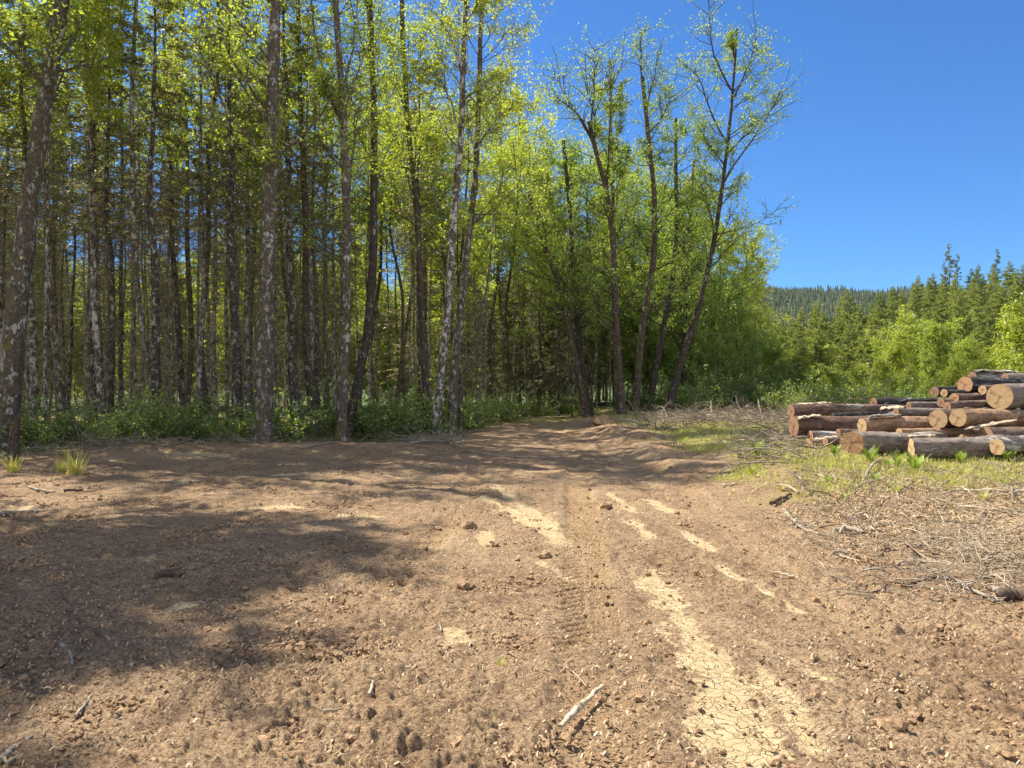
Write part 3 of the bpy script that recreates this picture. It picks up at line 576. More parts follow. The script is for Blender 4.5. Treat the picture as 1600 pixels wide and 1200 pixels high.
for gy in np.arange(17, 44, 1.55):
    for gx in np.arange(-36, 14, 1.55):
        x = gx+g0.uniform(-.8, .8); y = gy+g0.uniform(-.8, .8); px = 800+F*x/y
        if px < -150 or px > 1090 or y < edgeY(x)+1.2: continue
        if px > 880 and y < 40: continue
        if -1.5+0.05*(y-25) < x < 3.0+0.03*y and y < 38: continue       # the track
        if (y > 26 and px < 690 and g0.uniform() < .2) or y > 42 or (y > 32 and g0.uniform() < 0.45): continue
        if min((x-a)**2+(y-b)**2 for a, b in KEYB) < 0.7: continue
        lab, gr = zone(px)
        if px > 540 and y < 31 and g0.uniform() < .65: continue
        if px > 700 and g0.uniform() < .3: continue
        s = g0.uniform(.85, 1.12) if y > edgeY(x)+4 else g0.uniform(.78, .94)
        u = g0.uniform(.47, .64) if y < 25 else g0.uniform(.40, .54)
        if px > 540: u *= .85
        if px > 690: u = g0.uniform(.18, .28)
        s = min(s, (1.6+y*u)/18.5)
        v = CV2[g0.integers(2)] if (y > 36 and g0.uniform() < .45) or (px > 700 and g0.uniform() < .35) else CV[g0.integers(6)]
        if g0.uniform() < (.70 if y < 26 else .85): v = PV[g0.integers(4)]
        place_conifer(px, y, s, lab, gr, v, wide=g0.uniform(.7, 1.1)); cnt += 1
print('forest conifers', cnt)
# trees outside the left of the frame whose shade falls on the clearing
for x, y, s in ((-14.5, 11.5, .75), (-16.5, 14.5, .8), (-18, 9, .85), (-20, 15, .9)):
    lab, gr = zone(-100); place_conifer(800+F*x/y, y, s, lab, gr)
for x, y, s in ((-10.3, 12.6, .93), (-11.0, 11.0, .95), (-11.9, 9.4, .97), (-13.1, 11.9, .95)):
    plant_tree('leafy_alder', LV3, (x, y, float(H(x, y))-.1), g0.uniform(0, 6.28), (1.0*s, 1.0*s, s), 'leafy alder standing just beyond the left edge of the view', 'tree', 'alders beyond the left edge')
for k in range(26):
    px = 715+k*9.5+g0.uniform(-5, 5); Y = g0.uniform(35, 46); lab, gr = ('slender conifer in the dark wood behind the track entrance', 'conifers behind the track entrance')
    place_conifer(px, Y, g0.uniform(.45, .68), lab, gr, (CV2, PV)[k % 2][g0.integers(2)], .9)
for x, y, s in ((-10.1, 12.1, .80), (-11.2, 10.5, .78), (-12.2, 9.0, .78)):
    lab, gr = zone(-100); place_conifer(800+F*x/y, y, s, lab, gr, CV2[g0.integers(2)], .8)
for px, Y, s, lab in ((893, 40, .82, 'dark full-branched spruce with its tip against the sky, behind the leaning alders'),
                      (668, 40, 1.02, 'spruce whose pointed top shows in the blue gap left of the white-footed alder'),
                      (1172, 56, .80, 'dark spruce forming the right-hand edge of the wood'), (845, 44, .85, 'broad dark spruce left of the spruce tipped against the sky')):
    place_conifer(px, Y, s, lab, None, CV2[g0.integers(2)], 1.25)

# sunlit green beyond the wood, seen between the trunks
for k in range(80):
    Y = g0.uniform(46, 62); px = -150+k*15.5+g0.uniform(-8, 8)
    scatter_tree('leafy_sapling', SV[g0.integers(3)], px, Y, g0.uniform(1.3, 2.5), 'sunlit yellow-green sapling glowing between the trunks beyond the wood', 'sapling', 'sunlit saplings beyond the wood')

# ------------------------------------------------------------------ right hillside: young firs, then bright alders
YV = [conifer(401+i, 8.0, 0.09, 0.3, 2.7, (BC, YN), dead=0, wh=.30, nb=6, sub=10, nn=4, nl=.22, nw=.06, droop=.02, shape=.95, k=6) for i in range(3)]
TV = conifer(411, 12.0, 0.11, 2.0, 1.25, (BC, NE), dead=0, wh=.55, nb=4, sub=8, nn=3, nl=.28, nw=.05, shape=.85, k=6)
tall = [(1474, 108, .78), (1483, 112, .92), (1497, 110, .85), (1558, 100, .72), (1530, 104, .6), (1383, 90, .55), (1328, 86, .5), (1452, 96, .5)]
for px, Y, s in tall:
    lab = 'tall dark fir in the cluster of three on the skyline at right' if px in (1474, 1483, 1497) else 'thin pointed fir poking above the young plantation skyline at right'
    scatter_tree('fir_tree', TV, px, Y, s, lab, 'tree', 'three tall firs on the skyline' if px in (1474, 1483, 1497) else 'pointed firs above the plantation')
k = 0
for Y in (58, 64, 71, 79, 88, 98, 108):
    for px in np.arange(1215, 1720, 2050/Y):
        p = px+g0.uniform(-10, 10)
        scatter_tree('young_fir', YV[g0.integers(3)], p, Y+g0.uniform(-3, 3), g0.uniform(.5, .95), 'young green fir in the dense plantation on the right hillside', 'tree', 'young firs on the right hillside'); k += 1
print('young firs', k)
for px, Y, s, lab in ((1325, 42, .62, 'young fir with tiered branches beside the bright green shrubs right of the wood'), (1282, 46, .55, 'small dark fir nearest the wood at the foot of the hillside'),
                      (1600, 50, .7, 'young fir at the right edge behind the bright alder bush'), (1545, 47, .75, 'dark young fir above the log pile between two bright bushes'), (1500, 50, .82, 'broad young fir standing behind the bright bushes above the log pile'), (1352, 37, .45, 'low young fir in front of the tiered one, left of the bright bushes'), (1528, 36, .5, 'low dark fir filling the gap between the bright bushes at right'), (1248, 40, .5, 'small fir at the foot of the shaded wood edge')):
    scatter_tree('young_fir', YV[g0.integers(3)], px, Y, s, lab, 'tree')
for px, Y, s in ((1395, 36, .8), (1430, 38, 1.0), (1462, 36, .9), (1415, 42, 1.05), (1490, 39, .8), (1590, 32, .9), (1620, 34, 1.0), (1255, 44, .72), (1230, 48, .75), (1290, 50, .8), (1365, 40, .75), (1345, 46, .85), (1205, 46, .8), (1515, 33, .6), (1545, 35, .6), (1450, 30, .5), (1380, 31, .45), (1340, 34, .5), (1300, 36, .48), (1265, 37, .42), (1490, 29, .45), (1530, 28, .42), (1415, 28, .40), (1650, 29, .8)):
    lab = 'bright yellow-green alder bush between the log pile and the young firs'
    scatter_tree('alder_bush', SV[g0.integers(3)], px, Y, s, lab, 'bush', 'bright alder bushes behind the log pile')

# far ridge: a wood that reads as one mass
def far_wood():
    g = np.random.default_rng(77); n = 9000
    Y = 420+1330*g.uniform(0, 1, n)**0.75; px = g.uniform(1080, 1480, n); x = (px-800)/F*Y; z = H(x, Y)
    h = g.uniform(7, 22, n)*(0.75+0.55*perlin(x/90, Y/90, 5)); w = h*g.uniform(.16, .24, n); a0 = g.uniform(0, 6.28, n)
    mb = MB(); K = 7
    for t0, t1, ww in ((0.05, .5, 1.0), (.3, .78, .72), (.58, 1.0, .42)):
        a = a0[:, None]+np.arange(K)[None]*2*pi/K; rr = (w*ww)[:, None]*g.uniform(.7, 1.2, (n, K))
        ring = np.stack([x[:, None]+np.cos(a)*rr, Y[:, None]+np.sin(a)*rr, z[:, None]+h[:, None]*t0+0*a], -1)
        top = np.stack([x, Y, z+h*t1], -1)[:, None]
        V = np.concatenate([ring, top], 1); j = np.arange(K)
        f = np.stack([j, (j+1) % K, np.full(K, K)], 1); mb.add(V, (f[None]+(np.arange(n)*(K+1))[:, None, None]).reshape(-1, 3))
    o = obj('distant_forest', mb.mesh('distant_forest', M['far_conifer'], False))
    tag(o, 'distant blue-green conifer forest covering the far ridge', 'forest', None, 'stuff')
far_wood()

# ------------------------------------------------------------------ undergrowth
def bush_mesh(seed, h, w, n=16, ls=.07, nlf=5, mat='bush_leaf'):
    g = np.random.default_rng(seed); st = np.stack([g.normal(0, w*.25, n), g.normal(0, w*.25, n), np.zeros(n)], 1)
    d = np.stack([g.normal(0, .5, n), g.normal(0, .5, n), np.ones(n)], 1); L = h*g.uniform(.6, 1.2, n)
    B = grow(st, d, L, 6, -.05, .18, g); mb = MB(); tubes(mb, B, np.full((n, 6), .009)*np.linspace(1, .4, 6), 4)
    s2, d2, i2, _ = kids(B, 8, .15, 1, (.4, 1.2), g); B2 = grow(s2, d2, L[i2]*g.uniform(.2, .45, len(i2)), 4, -.02, .2, g)
    tubes(mb, B2, np.full((len(i2), 4), .0045), 3)
    mc = MB(); c = np.repeat(B2[:, 1:].reshape(-1, 3), nlf, 0); c = c+g.normal(0, .06, c.shape); leaves(mc, c, np.full(len(c), ls), g, .9, .7)
    return mb.mesh('bush_stems', M['twig']), mc.mesh('bush_leaves', M[mat], False)
UB = [bush_mesh(501+i, (.8, 1.15, 1.4, 1.0)[i], (.7, 1.0, 1.1, 1.4)[i], (9, 16, 14, 22)[i], (.06, .07, .085, .065)[i], 5, ('bush_leaf', 'bush_leaf', 'bush_leaf', 'bush_leaf')[i]) for i in range(4)]
def bush(px, Y, s, label, group, v=None, name='undergrowth_bush'):
    x = (px-800)/F*Y; t = thing(name, (x, Y, float(H(x, Y))-.04), g0.uniform(0, 6.28), s); tag(t, label, 'bush', group)
    v = v or UB[g0.integers(4)]
    obj('stems', v[0], t); obj('leaves', v[1], t)
for k in range(54):
    px = -80+k*15+g0.uniform(-14, 14)
    x0 = (px-800)/F*20; Y = 20
    for _ in range(6): Y = float(edgeY((px-800)/F*Y))
    Y += g0.uniform(-.1, 2.6); s = g0.uniform(.4, 1.25)
    if px < 380: lab, gr = 'leafy salmonberry-like bush at the dim forest edge left of the large twiggy alder', 'bushes along the left forest edge'
    else: lab, gr = 'leafy bush at the forest edge between the large twiggy alder and the white-footed alder', 'bushes in front of the middle trunks'
    bush(px, Y, s*(1.0 if Y < 22 else 1.15), lab, gr)
for px, Y, s in ((755, 31, 1.0), (780, 33, 1.1), (805, 34, .9), (830, 37, 1.1), (850, 39, 1.2), (872, 40, 1.2), (890, 41, 1.2), (735, 28, .9), (815, 40, 1.3), (900, 36, .8)):
    bush(px, Y, s, 'green bush closing the far end of the dirt track', 'bushes at the end of the track')
for px, Y, s in ((1000, 34, 1.1), (1030, 35, 1.2), (1060, 34, 1.1), (1090, 36, 1.3), (1120, 37, 1.4), (1150, 38, 1.5), (1180, 38, 1.4), (1200, 40, 1.3), (1105, 33, .8), (1080, 39, 1.6), (1135, 40, 1.8), (1165, 41, 2.0), (1195, 43, 1.9)):
    bush(px, Y, s, 'shaded bush under the leafy alders behind the brush pile', 'bushes behind the brush pile')
for px, Y, s in ((1225, 34, 1.2), (1260, 32, 1.1), (1300, 30, 1.0), (1340, 28, 1.1), (1385, 27, 1.0), (1420, 25, .9), (1455, 24, 1.1), (1490, 25, 1.2), (1350, 32, 1.3), (1280, 36, 1.4), (1240, 38, 1.3)):
    bush(px, Y, s, 'low scrubby bush just behind the log pile', 'low bushes behind the log pile')

def fern_mesh(seed, nf=9, L=.50):
    g = np.random.default_rng(seed); mb = MB(); az = np.arange(nf)*2*pi/nf+g.normal(0, .2, nf)
    d = np.stack([np.cos(az)*.42, np.sin(az)*.42, np.ones(nf)], 1); B = grow(np.zeros((nf, 3)), d, L*g.uniform(.7, 1.1, nf), 15, -.035, .03, g)
    tubes(mb, B, np.full((nf, 15), .003), 3)
    T = nrm(np.diff(B, axis=1)); side = nrm(np.cross(T, A([0, 0, 1.]))); u = np.linspace(0, 1, 14)[None, :, None]
    ln = L*.20*np.sin(pi*np.clip(u*.85+.15, 0, 1))*g.uniform(.85, 1.1, (nf, 14, 1))
    for s in (-1, 1):
        c = B[:, :-1]; dd = nrm(side*s+T*.35); tip = c+dd*ln; w = T*.016
        V = np.stack([c-w*.6, c+dd*ln*.4-w, tip, c+dd*ln*.4+w], 2); mb.add(V, np.arange(nf*14*4).reshape(-1, 4))
    return mb.mesh('fern_fronds', M['fern'], False)
FV = [fern_mesh(601+i) for i in range(3)]
def ground_obj(name, me, px, py, s, label, cat, group=None, Y=None, rz=None, zo=0):
    p = G(px, py); o = obj(name, me, None, (p.x, p.y, p.z+zo)); o.scale = (s, s, s); o.rotation_euler[2] = g0.uniform(0, 6.28) if rz is None else rz
    return tag(o, label, cat, group)
ground_obj('fern', FV[0], 1182, 712, 0.68, 'upright bright fern alone in the grass left of the log pile', 'fern')
ground_obj('fern', FV[1], 1360, 722, 0.68, 'fern in front of the splintered orange log end', 'fern')
ground_obj('fern', FV[2], 1430, 738, 0.78, 'biggest fern in front of the middle of the log pile', 'fern')
ground_obj('fern', FV[0], 1402, 728, 0.54, 'small fern between the two bigger ferns before the logs', 'fern')
ground_obj('fern', FV[1], 1500, 724, 0.54, 'low fern in front of the scarred grey log', 'fern')
ground_obj('fern', FV[2], 1575, 722, 0.61, 'fern at the right edge beside the white-barked log', 'fern')
ground_obj('fern', FV[0], 1305, 714, 0.54, 'small bright fern left of the splintered orange log end', 'fern')
def tuft_mesh(seed, n=60, L=.5, mat='grass'):
    g = np.random.default_rng(seed); az = g.uniform(0, 6.28, n); d = np.stack([np.cos(az)*.5, np.sin(az)*.5, np.full(n, 1.)], 1)
    B = grow(g.normal(0, .04, (n, 3))*A([1, 1, 0]), d, L*g.uniform(.5, 1.1, n), 5, -.13, .05, g); mb = MB()
    s = nrm(np.cross(B[:, -1]-B[:, 0], A([0, 0, 1.])))[:, None]*np.linspace(.007, .001, 5)[None, :, None]
    V = np.stack([B-s, B+s], 2).reshape(n, 10, 3); q = A([[0, 1, 3, 2], [2, 3, 5, 4], [4, 5, 7, 6], [6, 7, 9, 8]]).astype(int)
    mb.add(V, (q[None]+(np.arange(n)*10)[:, None, None]).reshape(-1, 4)); return mb.mesh('grass_tuft', M[mat], False)
GT = [tuft_mesh(651, 70, .55), tuft_mesh(652, 50, .35)]
ground_obj('grass_tuft', GT[0], 118, 742, 1.1, 'tall yellow-green grass tuft at the left forest edge', 'grass tuft')
ground_obj('grass_tuft', GT[1], 95, 738, 1.0, 'shorter grass tuft beside the tall one at the left forest edge', 'grass tuft')
ground_obj('grass_tuft', GT[1], 20, 738, 1.2, 'low grass tuft in the left corner of the forest edge', 'grass tuft')
ground_obj('grass_tuft', GT[1], 782, 1042, .22, 'tiny green sprout alone in the bare soil', 'plant')

for k in range(26):
    px = g0.uniform(1120, 1600); py = g0.uniform(712, 790)
    ground_obj('weed', GT[g0.integers(2)] if k % 3 else FV[g0.integers(3)], px, py, g0.uniform(.2, .42), 'small green weed sprouting in the grass before the log pile', 'plant', 'small weeds in the bank grass')
# sparse grass and moss on the bank, straw and chips: nobody could count them
def scatter_blades(name, n, fx, sz, mat, label, cat, flat=False, seed=1, wid=.004):
    g = np.random.default_rng(seed); x, y = fx(g, n); z = H(x, y); n = len(x)
    az = g.uniform(0, 6.28, n); L = sz*g.uniform(.4, 1.4, n); el = g.uniform(-.05, .35, n) if flat else g.uniform(.5, 1.5, n)
    c = np.stack([x, y, z+(g.uniform(.002, .03, n) if flat else -.005)], 1); d = np.stack([np.cos(az)*np.cos(el), np.sin(az)*np.cos(el), np.sin(el)], 1)
    s = nrm(np.cross(d, A([0, 0, 1.])+g.normal(0, .3, (n, 3)))); w = (wid*g.uniform(.6, 1.8, n)*(1+.06*y))[:, None]
    m = c+d*L[:, None]*.5+A([0, 0, .01])
    if flat: V = np.stack([c-s*w*.5, c+s*w*.5, m+s*w*.5, c+d*L[:, None]+s*w*.3, c+d*L[:, None]-s*w*.3, m-s*w*.5], 1)
    else: V = np.stack([c-s*w*.5, c+s*w*.5, m+s*w*.45, c+d*L[:, None]+A([0, 0, -.01]), c+d*L[:, None]+A([0, 0, -.01]), m-s*w*.45], 1)
    q = A([[0, 1, 2, 5], [5, 2, 3, 4]]).astype(int); mb = MB(); mb.add(V, (q[None]+(np.arange(n)*6)[:, None, None]).reshape(-1, 4))
    o = obj(name, mb.mesh(name, M[mat], False)); tag(o, label, cat, None, 'stuff')
def near_pts(g, n, lo=2.6, hi=16, p=1.0, lim=.78):
    Y = lo*(hi/lo)**(g.uniform(0, 1, n)**p); x = g.uniform(-lim, lim, n)*Y; return x, Y
def f_grass(g, n):
    x, y = near_pts(g, n*5, 9.5, 34, .9, .8); k = g.uniform(0, 1, len(x)) < grass_mask(x, y)*(x > 2.6)*(.25+.75*ss(-.2, .4, perlin(x/.9, y/.9, 88))); return x[k][:n], y[k][:n]
scatter_blades('bank_grass', 80000, f_grass, .11, 'grass', 'short yellow-green grass on the bank in front of the log pile', 'grass', seed=3)
def f_floor(g, n):
    Y = g.uniform(14, 30, n*3); x = g.uniform(-.8, .1, n*3)*Y; k = (Y > edgeY(x)-.3) & (Y < edgeY(x)+4); return x[k][:n], Y[k][:n]
scatter_blades('forest_floor_plants', 16000, f_floor, .16, 'bush_leaf', 'low green plants covering the forest floor', 'ground cover', seed=4, wid=.02)
def f_straw(g, n):
    x, y = near_pts(g, n*6, 3.6, 16, .9, .78); k = g.uniform(0, 1, len(x)) < litter_mask(x, y); return x[k][:n], y[k][:n]
scatter_blades('dry_straw', 26000, f_straw, .10, 'straw', 'pale dry straw and fine twigs scattered on the right bank', 'straw', True, 5, .005)
def f_chips(g, n):
    x, y = near_pts(g, n*3, 2.4, 15, 1.0, .8); k = (clay_mask(x, y) < .3) & (g.uniform(0, 1, len(x)) < .25+.75*ss(-.3, .4, perlin(x/.8, y/.8, 89))); return x[k][:n], y[k][:n]
scatter_blades('wood_chips', 11000, f_chips, .030, 'straw', 'tiny wood fibres and chips strewn over the bare soil', 'wood chips', True, 6, .005)

# soil clods
ICO = None
def ico():
    t = (1+5**.5)/2; v = A([(-1, t, 0), (1, t, 0), (-1, -t, 0), (1, -t, 0), (0, -1, t), (0, 1, t), (0, -1, -t), (0, 1, -t), (t, 0, -1), (t, 0, 1), (-t, 0, -1), (-t, 0, 1)])
    f = np.array([(0, 11, 5), (0, 5, 1), (0, 1, 7), (0, 7, 10), (0, 10, 11), (1, 5, 9), (5, 11, 4), (11, 10, 2), (10, 7, 6), (7, 1, 8), (3, 9, 4), (3, 4, 2), (3, 2, 6), (3, 6, 8), (3, 8, 9), (4, 9, 5), (2, 4, 11), (6, 2, 10), (8, 6, 7), (9, 8, 1)])
    return v/np.linalg.norm(v[0]), f
def ico2():
    v, f = ico(); v = list(map(tuple, v)); d = {}; out = []
    def mid(a, b):
        k = (min(a, b), max(a, b))
        if k not in d: m = A(v[a])+A(v[b]); v.append(tuple(m/np.linalg.norm(m))); d[k] = len(v)-1
        return d[k]
    for a, b, c in f: ab, bc, ca = mid(a, b), mid(b, c), mid(c, a); out += [(a, ab, ca), (b, bc, ab), (c, ca, bc), (ab, bc, ca)]
    return A(v), np.array(out)
def clods():
    g = np.random.default_rng(9); x, y = near_pts(g, 150000, 2.3, 19, 1.0, .82)
    dens = (.25+.75*ss(.2, 1.6, np.abs(x-1.2-.02*y)))*ss(-.05, .6, perlin(x/.9, y/1.1, 90)+.35*perlin(x/.25, y/.3, 91))*(1-clay_mask(x, y))*(1-.8*litter_mask(x, y))
    for t in TRACKS: dens = dens*(1-.85*(seg_d(x, y, t) < 0))
    k = g.uniform(0, 1, len(x)) < dens*.95+.03; dens; x = x[k][:42000]; y = y[k][:42000]; n = len(x)
    s = .0035+.008*g.exponential(.55, n); s = np.clip(s, .0035, .03)*(1+.035*y); z = H(x, y)+s*.15
    v, f = ico(); V = v[None]*s[:, None, None]*g.uniform(.55, 1.35, (n, 12, 1))*A([1.25, 1, .75]); a = g.uniform(0, 6.28, n); ca, sa = np.cos(a)[:, None], np.sin(a)[:, None]
    V = np.stack([V[..., 0]*ca-V[..., 1]*sa, V[..., 0]*sa+V[..., 1]*ca, V[..., 2]], -1)+np.stack([x, y, z], 1)[:, None]
    mb = MB(); mb.add(V, (f[None]+(np.arange(n)*12)[:, None, None]).reshape(-1, 3))
    tag(obj('loose_soil', mb.mesh('loose_soil', M['soil_clod'], False)), 'loose crumbly brown soil over the clearing', 'soil', None, 'stuff')
clods()
v2, f2 = ico2()
def clod_mesh(seed, s):
    g = np.random.default_rng(seed); V = v2*s*(1+.45*np.stack([perlin(v2[:, 0]*2+seed, v2[:, 1]*2+v2[:, 2], 1)]*3, 1)+g.uniform(-.26, .24, (len(v2), 1)))*A([1.2, 1, .72])
    mb = MB(); mb.add(V, f2); return mb.mesh('clod', M['soil_clod'], False)
for px, py, s, lab in ((948, 793, .075, 'dark knobbly clod alone right of the tyre track'), (733, 824, .085, 'dark flat clod left of the pale cracked patches'), (806, 834, .05, 'small clod left of its twin between the pale patches'),
                       (832, 832, .05, 'small clod right of its twin between the pale patches'), (772, 852, .05, 'clod at the lower tip of a pale patch'), (728, 918, .055, 'dark clod in mid clearing above the sprout'), (672, 988, .04, 'dark clod left of the pale soil blotch in mid clearing'),
                       (852, 870, .05, 'clod touching the tyre track on its left side'), (550, 1150, .05, 'dark crusty clod near the bottom left of centre'), (722, 1165, .045, 'clod near the bottom edge below the sprout'), (1000, 1092, .03, 'round clod just right of the split pale stick'),
                       (655, 1190, .04, 'clod at the bottom edge left of centre'), (1498, 938, .06, 'dark clod at the right below the straw'), (1395, 1140, .055, 'dark wedge of soil at lower right'), (1425, 1115, .035, 'small dark pointed clod at lower right'), (1008, 975, .03, 'clod beside the long cracked clay strip')):
    o = ground_obj('soil_clod', clod_mesh(px, s), px, py, 1, lab, 'clod', zo=s*.2)

# ------------------------------------------------------------------ sticks and branches lying about
def stick(pix, r, mat, label, name='stick', cat='stick', group=None, lift=.0, taper=.5, seed=0, forks=0, flat=1.0, k=8):
    g = np.random.default_rng(seed+int(pix[0][0])); pts = [G(*q) for q in pix]; base = pts[0].copy()
    p = resample([q-base for q in pts], max(7, len(pts)*4)); n = len(p); wx = p[:, 0]+base.x; wy = p[:, 1]+base.y
    p[:, 2] = H(wx, wy)-base.z+r*.6*flat+.014+lift*np.sin(np.linspace(0, pi, n)); p[1:-1] += g.normal(0, r*.25, (n-2, 3))
    R = r*np.linspace(1, taper, n)*(1+g.normal(0, .12, n)); mb = MB(); tubes(mb, p[None], R[None], k, True)
    if flat < 1:
        for a in mb.v: a[:, 2] = (a[:, 2]-a[:, 2].mean())*flat+a[:, 2].mean()
    if forks:
        s2, d2, i2, _ = kids(p[None], forks, .2, .95, (.4, 1.0), g); d2[:, 2] = np.abs(d2[:, 2])*.5
        tubes(mb, grow(s2, d2, g.uniform(.1, .35, forks)*(1+r*20), 5, -.03, .2, g), np.full((forks, 5), r*.4)*np.linspace(1, .4, 5), 5)
    return tag(obj(name, mb.mesh(name, M[mat]), None, base), label, cat, group)
stick([(876, 1142), (905, 1110), (942, 1077)], .016, 'stick_pale', 'pale split stick lying diagonally in the foreground right of centre', flat=.7, taper=.7)
stick([(880, 1138), (905, 1115), (935, 1084)], .008, 'stick_grey', 'thin splinter lying along the pale split stick')
stick([(505, 1118), (533, 1114)], .010, 'stick_pale', 'short pale stick in the lower left foreground')
stick([(0, 1196), (22, 1176), (50, 1159)], .014, 'stick_grey', 'pale weathered stick in the bottom left corner')
stick([(10, 1199), (30, 1185)], .006, 'stick_pale', 'thin splinter beside the weathered stick in the bottom left corner')
stick([(244, 905), (266, 902), (288, 903)], .034, 'stick_dark', 'short thick piece of dark branch in the shade at left')
stick([(118, 1125), (132, 1108), (144, 1090)], .008, 'stick_grey', 'thin grey stick slanting in the shade at lower left')
stick([(96, 1012), (108, 1020), (113, 1044)], .012, 'stick_grey', 'chip of grey wood in the shade at left')
stick([(577, 1092), (583, 1070)], .011, 'stick_pale', 'small pale chip left of the sprout')
stick([(888, 968), (912, 968)], .004, 'stick_pale', 'thin straw lying across the tyre track')
stick([(885, 1046), (902, 1060), (916, 1077)], .004, 'stick_pale', 'thin straw pointing at the split stick')
stick([(690, 990), (686, 975)], .006, 'stick_grey', 'tiny grey chip near the pale soil blotch')
stick([(445, 918), (458, 925), (470, 922)], .010, 'stick_dark', 'small dark twig with prongs in the big shade', forks=4)
stick([(45, 764), (60, 768), (85, 772)], .03, 'stick_grey', 'bark-covered stick among the shade at far left')
stick([(0, 806), (30, 803), (68, 802)], .028, 'stick_grey', 'long low branch entering from the left edge')
stick([(100, 770), (130, 768)], .025, 'stick_dark', 'dark branch piece near the left forest edge')
stick([(490, 822), (505, 815), (520, 822)], .008, 'stick_grey', 'bent grey twig in mid left clearing')
stick([(1130, 762), (1152, 757)], .028, 'stick_pale', 'white chip of wood on the dirt before the grass', flat=.6, taper=.4)
stick([(1278, 742), (1294, 752)], .028, 'stick_pale', 'white wood slab in the grass, nearest the ferns', flat=.5, taper=.8)
stick([(1296, 757), (1312, 754)], .022, 'stick_pale', 'smaller white slab just below the other one', flat=.5)
stick([(1375, 738), (1390, 748)], .022, 'stick_pale', 'white chip below the leftmost logs', flat=.5)
stick([(1224, 799), (1240, 815), (1252, 830), (1280, 838)], .022, 'stick_grey', 'crooked grey branch on the edge of the slash at right', forks=3)
stick([(1303, 832), (1328, 830), (1350, 835)], .032, 'stick_grey', 'thick short branch piece in the slash at right', taper=.85)
stick([(1205, 790), (1222, 782), (1236, 776)], .03, 'stick_dark', 'dark chunk of branch at the grass edge', taper=.6)
stick([(1418, 857), (1424, 870), (1430, 888)], .016, 'stick_dark', 'dark hooked root sticking out of the soil at right', lift=.08)
stick([(1296, 870), (1310, 870), (1330, 876), (1342, 880)], .010, 'stick_pale', 'thin curved pale twig below the thick branch piece', forks=2)
stick([(1495, 770), (1545, 771), (1620, 773)], .028, 'stick_pale', 'long white pole lying in front of the logs at right edge', taper=.8)
stick([(1492, 795), (1545, 808), (1610, 812)], .014, 'stick_grey', 'long thin branch below the white pole at right edge', forks=3, lift=.06)
stick([(1458, 895), (1490, 912), (1530, 932), (1560, 945)], .020, 'stick_grey', 'long grey branch sloping down to the right edge', forks=6)
stick([(1530, 905), (1560, 902), (1600, 898)], .013, 'stick_pale', 'pale branch on the straw at the right edge', forks=2)
stick([(1560, 940), (1580, 935), (1615, 940)], .04, 'stick_dark', 'rotten grey chunk of wood at the right edge', taper=.9)
stick([(1545, 925), (1570, 928)], .025, 'stick_grey', 'pale broken chunk of wood beside the rotten one at the right edge', taper=.7)
stick([(1415, 918), (1440, 912), (1465, 905)], .012, 'stick_dark', 'dark twig lying left of the long grey branch')
stick([(1360, 930), (1380, 925), (1385, 915)], .008, 'stick_dark', 'thin dark forked twig on the soil at right', forks=1)
stick([(1336, 815), (1350, 800), (1362, 795)], .010, 'stick_pale', 'pale stick slanting above the thick branch piece')
stick([(1358, 838), (1368, 820), (1372, 800)], .009, 'stick_grey', 'thin grey twig crossing near the pale slanting stick', lift=.08)
stick([(1348, 755), (1365, 738), (1378, 722)], .018, 'stick_grey', 'grey branch leaning toward the fern', lift=.1)
stick([(1425, 812), (1442, 808)], .03, 'stick_pale', 'flat white chip in the middle of the slash', flat=.5)
stick([(700, 690), (718, 700), (745, 712), (800, 716), (870, 718)], .03, 'stick_grey', 'long curved branch lying on the road in front of the white-footed alder', forks=3, taper=.35)
stick([(670, 684), (690, 690), (712, 700)], .035, 'stick_grey', 'grey branch in the small twig heap at the foot of the alder', forks=8)
stick([(640, 694), (700, 692)], .02, 'stick_pale', 'pale twig in the small heap at the foot of the alder', forks=5, lift=.08)
stick([(470, 702), (520, 695), (580, 688)], .02, 'stick_grey', 'long thin branch on the berm at the forest edge', forks=5)
# random individual twigs on the right slash area
for k in range(60):
    px = g0.uniform(1220, 1600); py = g0.uniform(770, 905) if k % 3 else g0.uniform(735, 775); a = g0.uniform(0, pi); L = g0.uniform(14, 55)
    q = [(px, py), (px+L*.5*cos(a), py-L*.2*sin(a)+g0.uniform(-2, 2)), (px+L*cos(a), py-L*.4*sin(a))]
    stick(q, g0.uniform(.005, .014), ('stick_pale', 'stick_grey', 'stick_grey', 'stick_dark')[g0.integers(4)], 'short twig among the slash in front of the log pile', group='twigs scattered in the slash', lift=g0.uniform(0, .06), seed=k, forks=int(g0.integers(3)), k=5)
for k in range(36):
    px = g0.uniform(-10, 1500); py = g0.uniform(780, 1190); L = g0.uniform(5, 20)*(py-600)/400; a = g0.uniform(0, pi)
    stick([(px, py), (px+L*.5*cos(a), py-L*.3*sin(a)), (px+L*cos(a), py-L*.6*sin(a))], g0.uniform(.003, .007), ('stick_pale', 'stick_grey', 'stick_dark')[g0.integers(3)], 'tiny twig lying on the bare soil of the clearing', group='tiny twigs on the bare soil', seed=k+100, k=5)

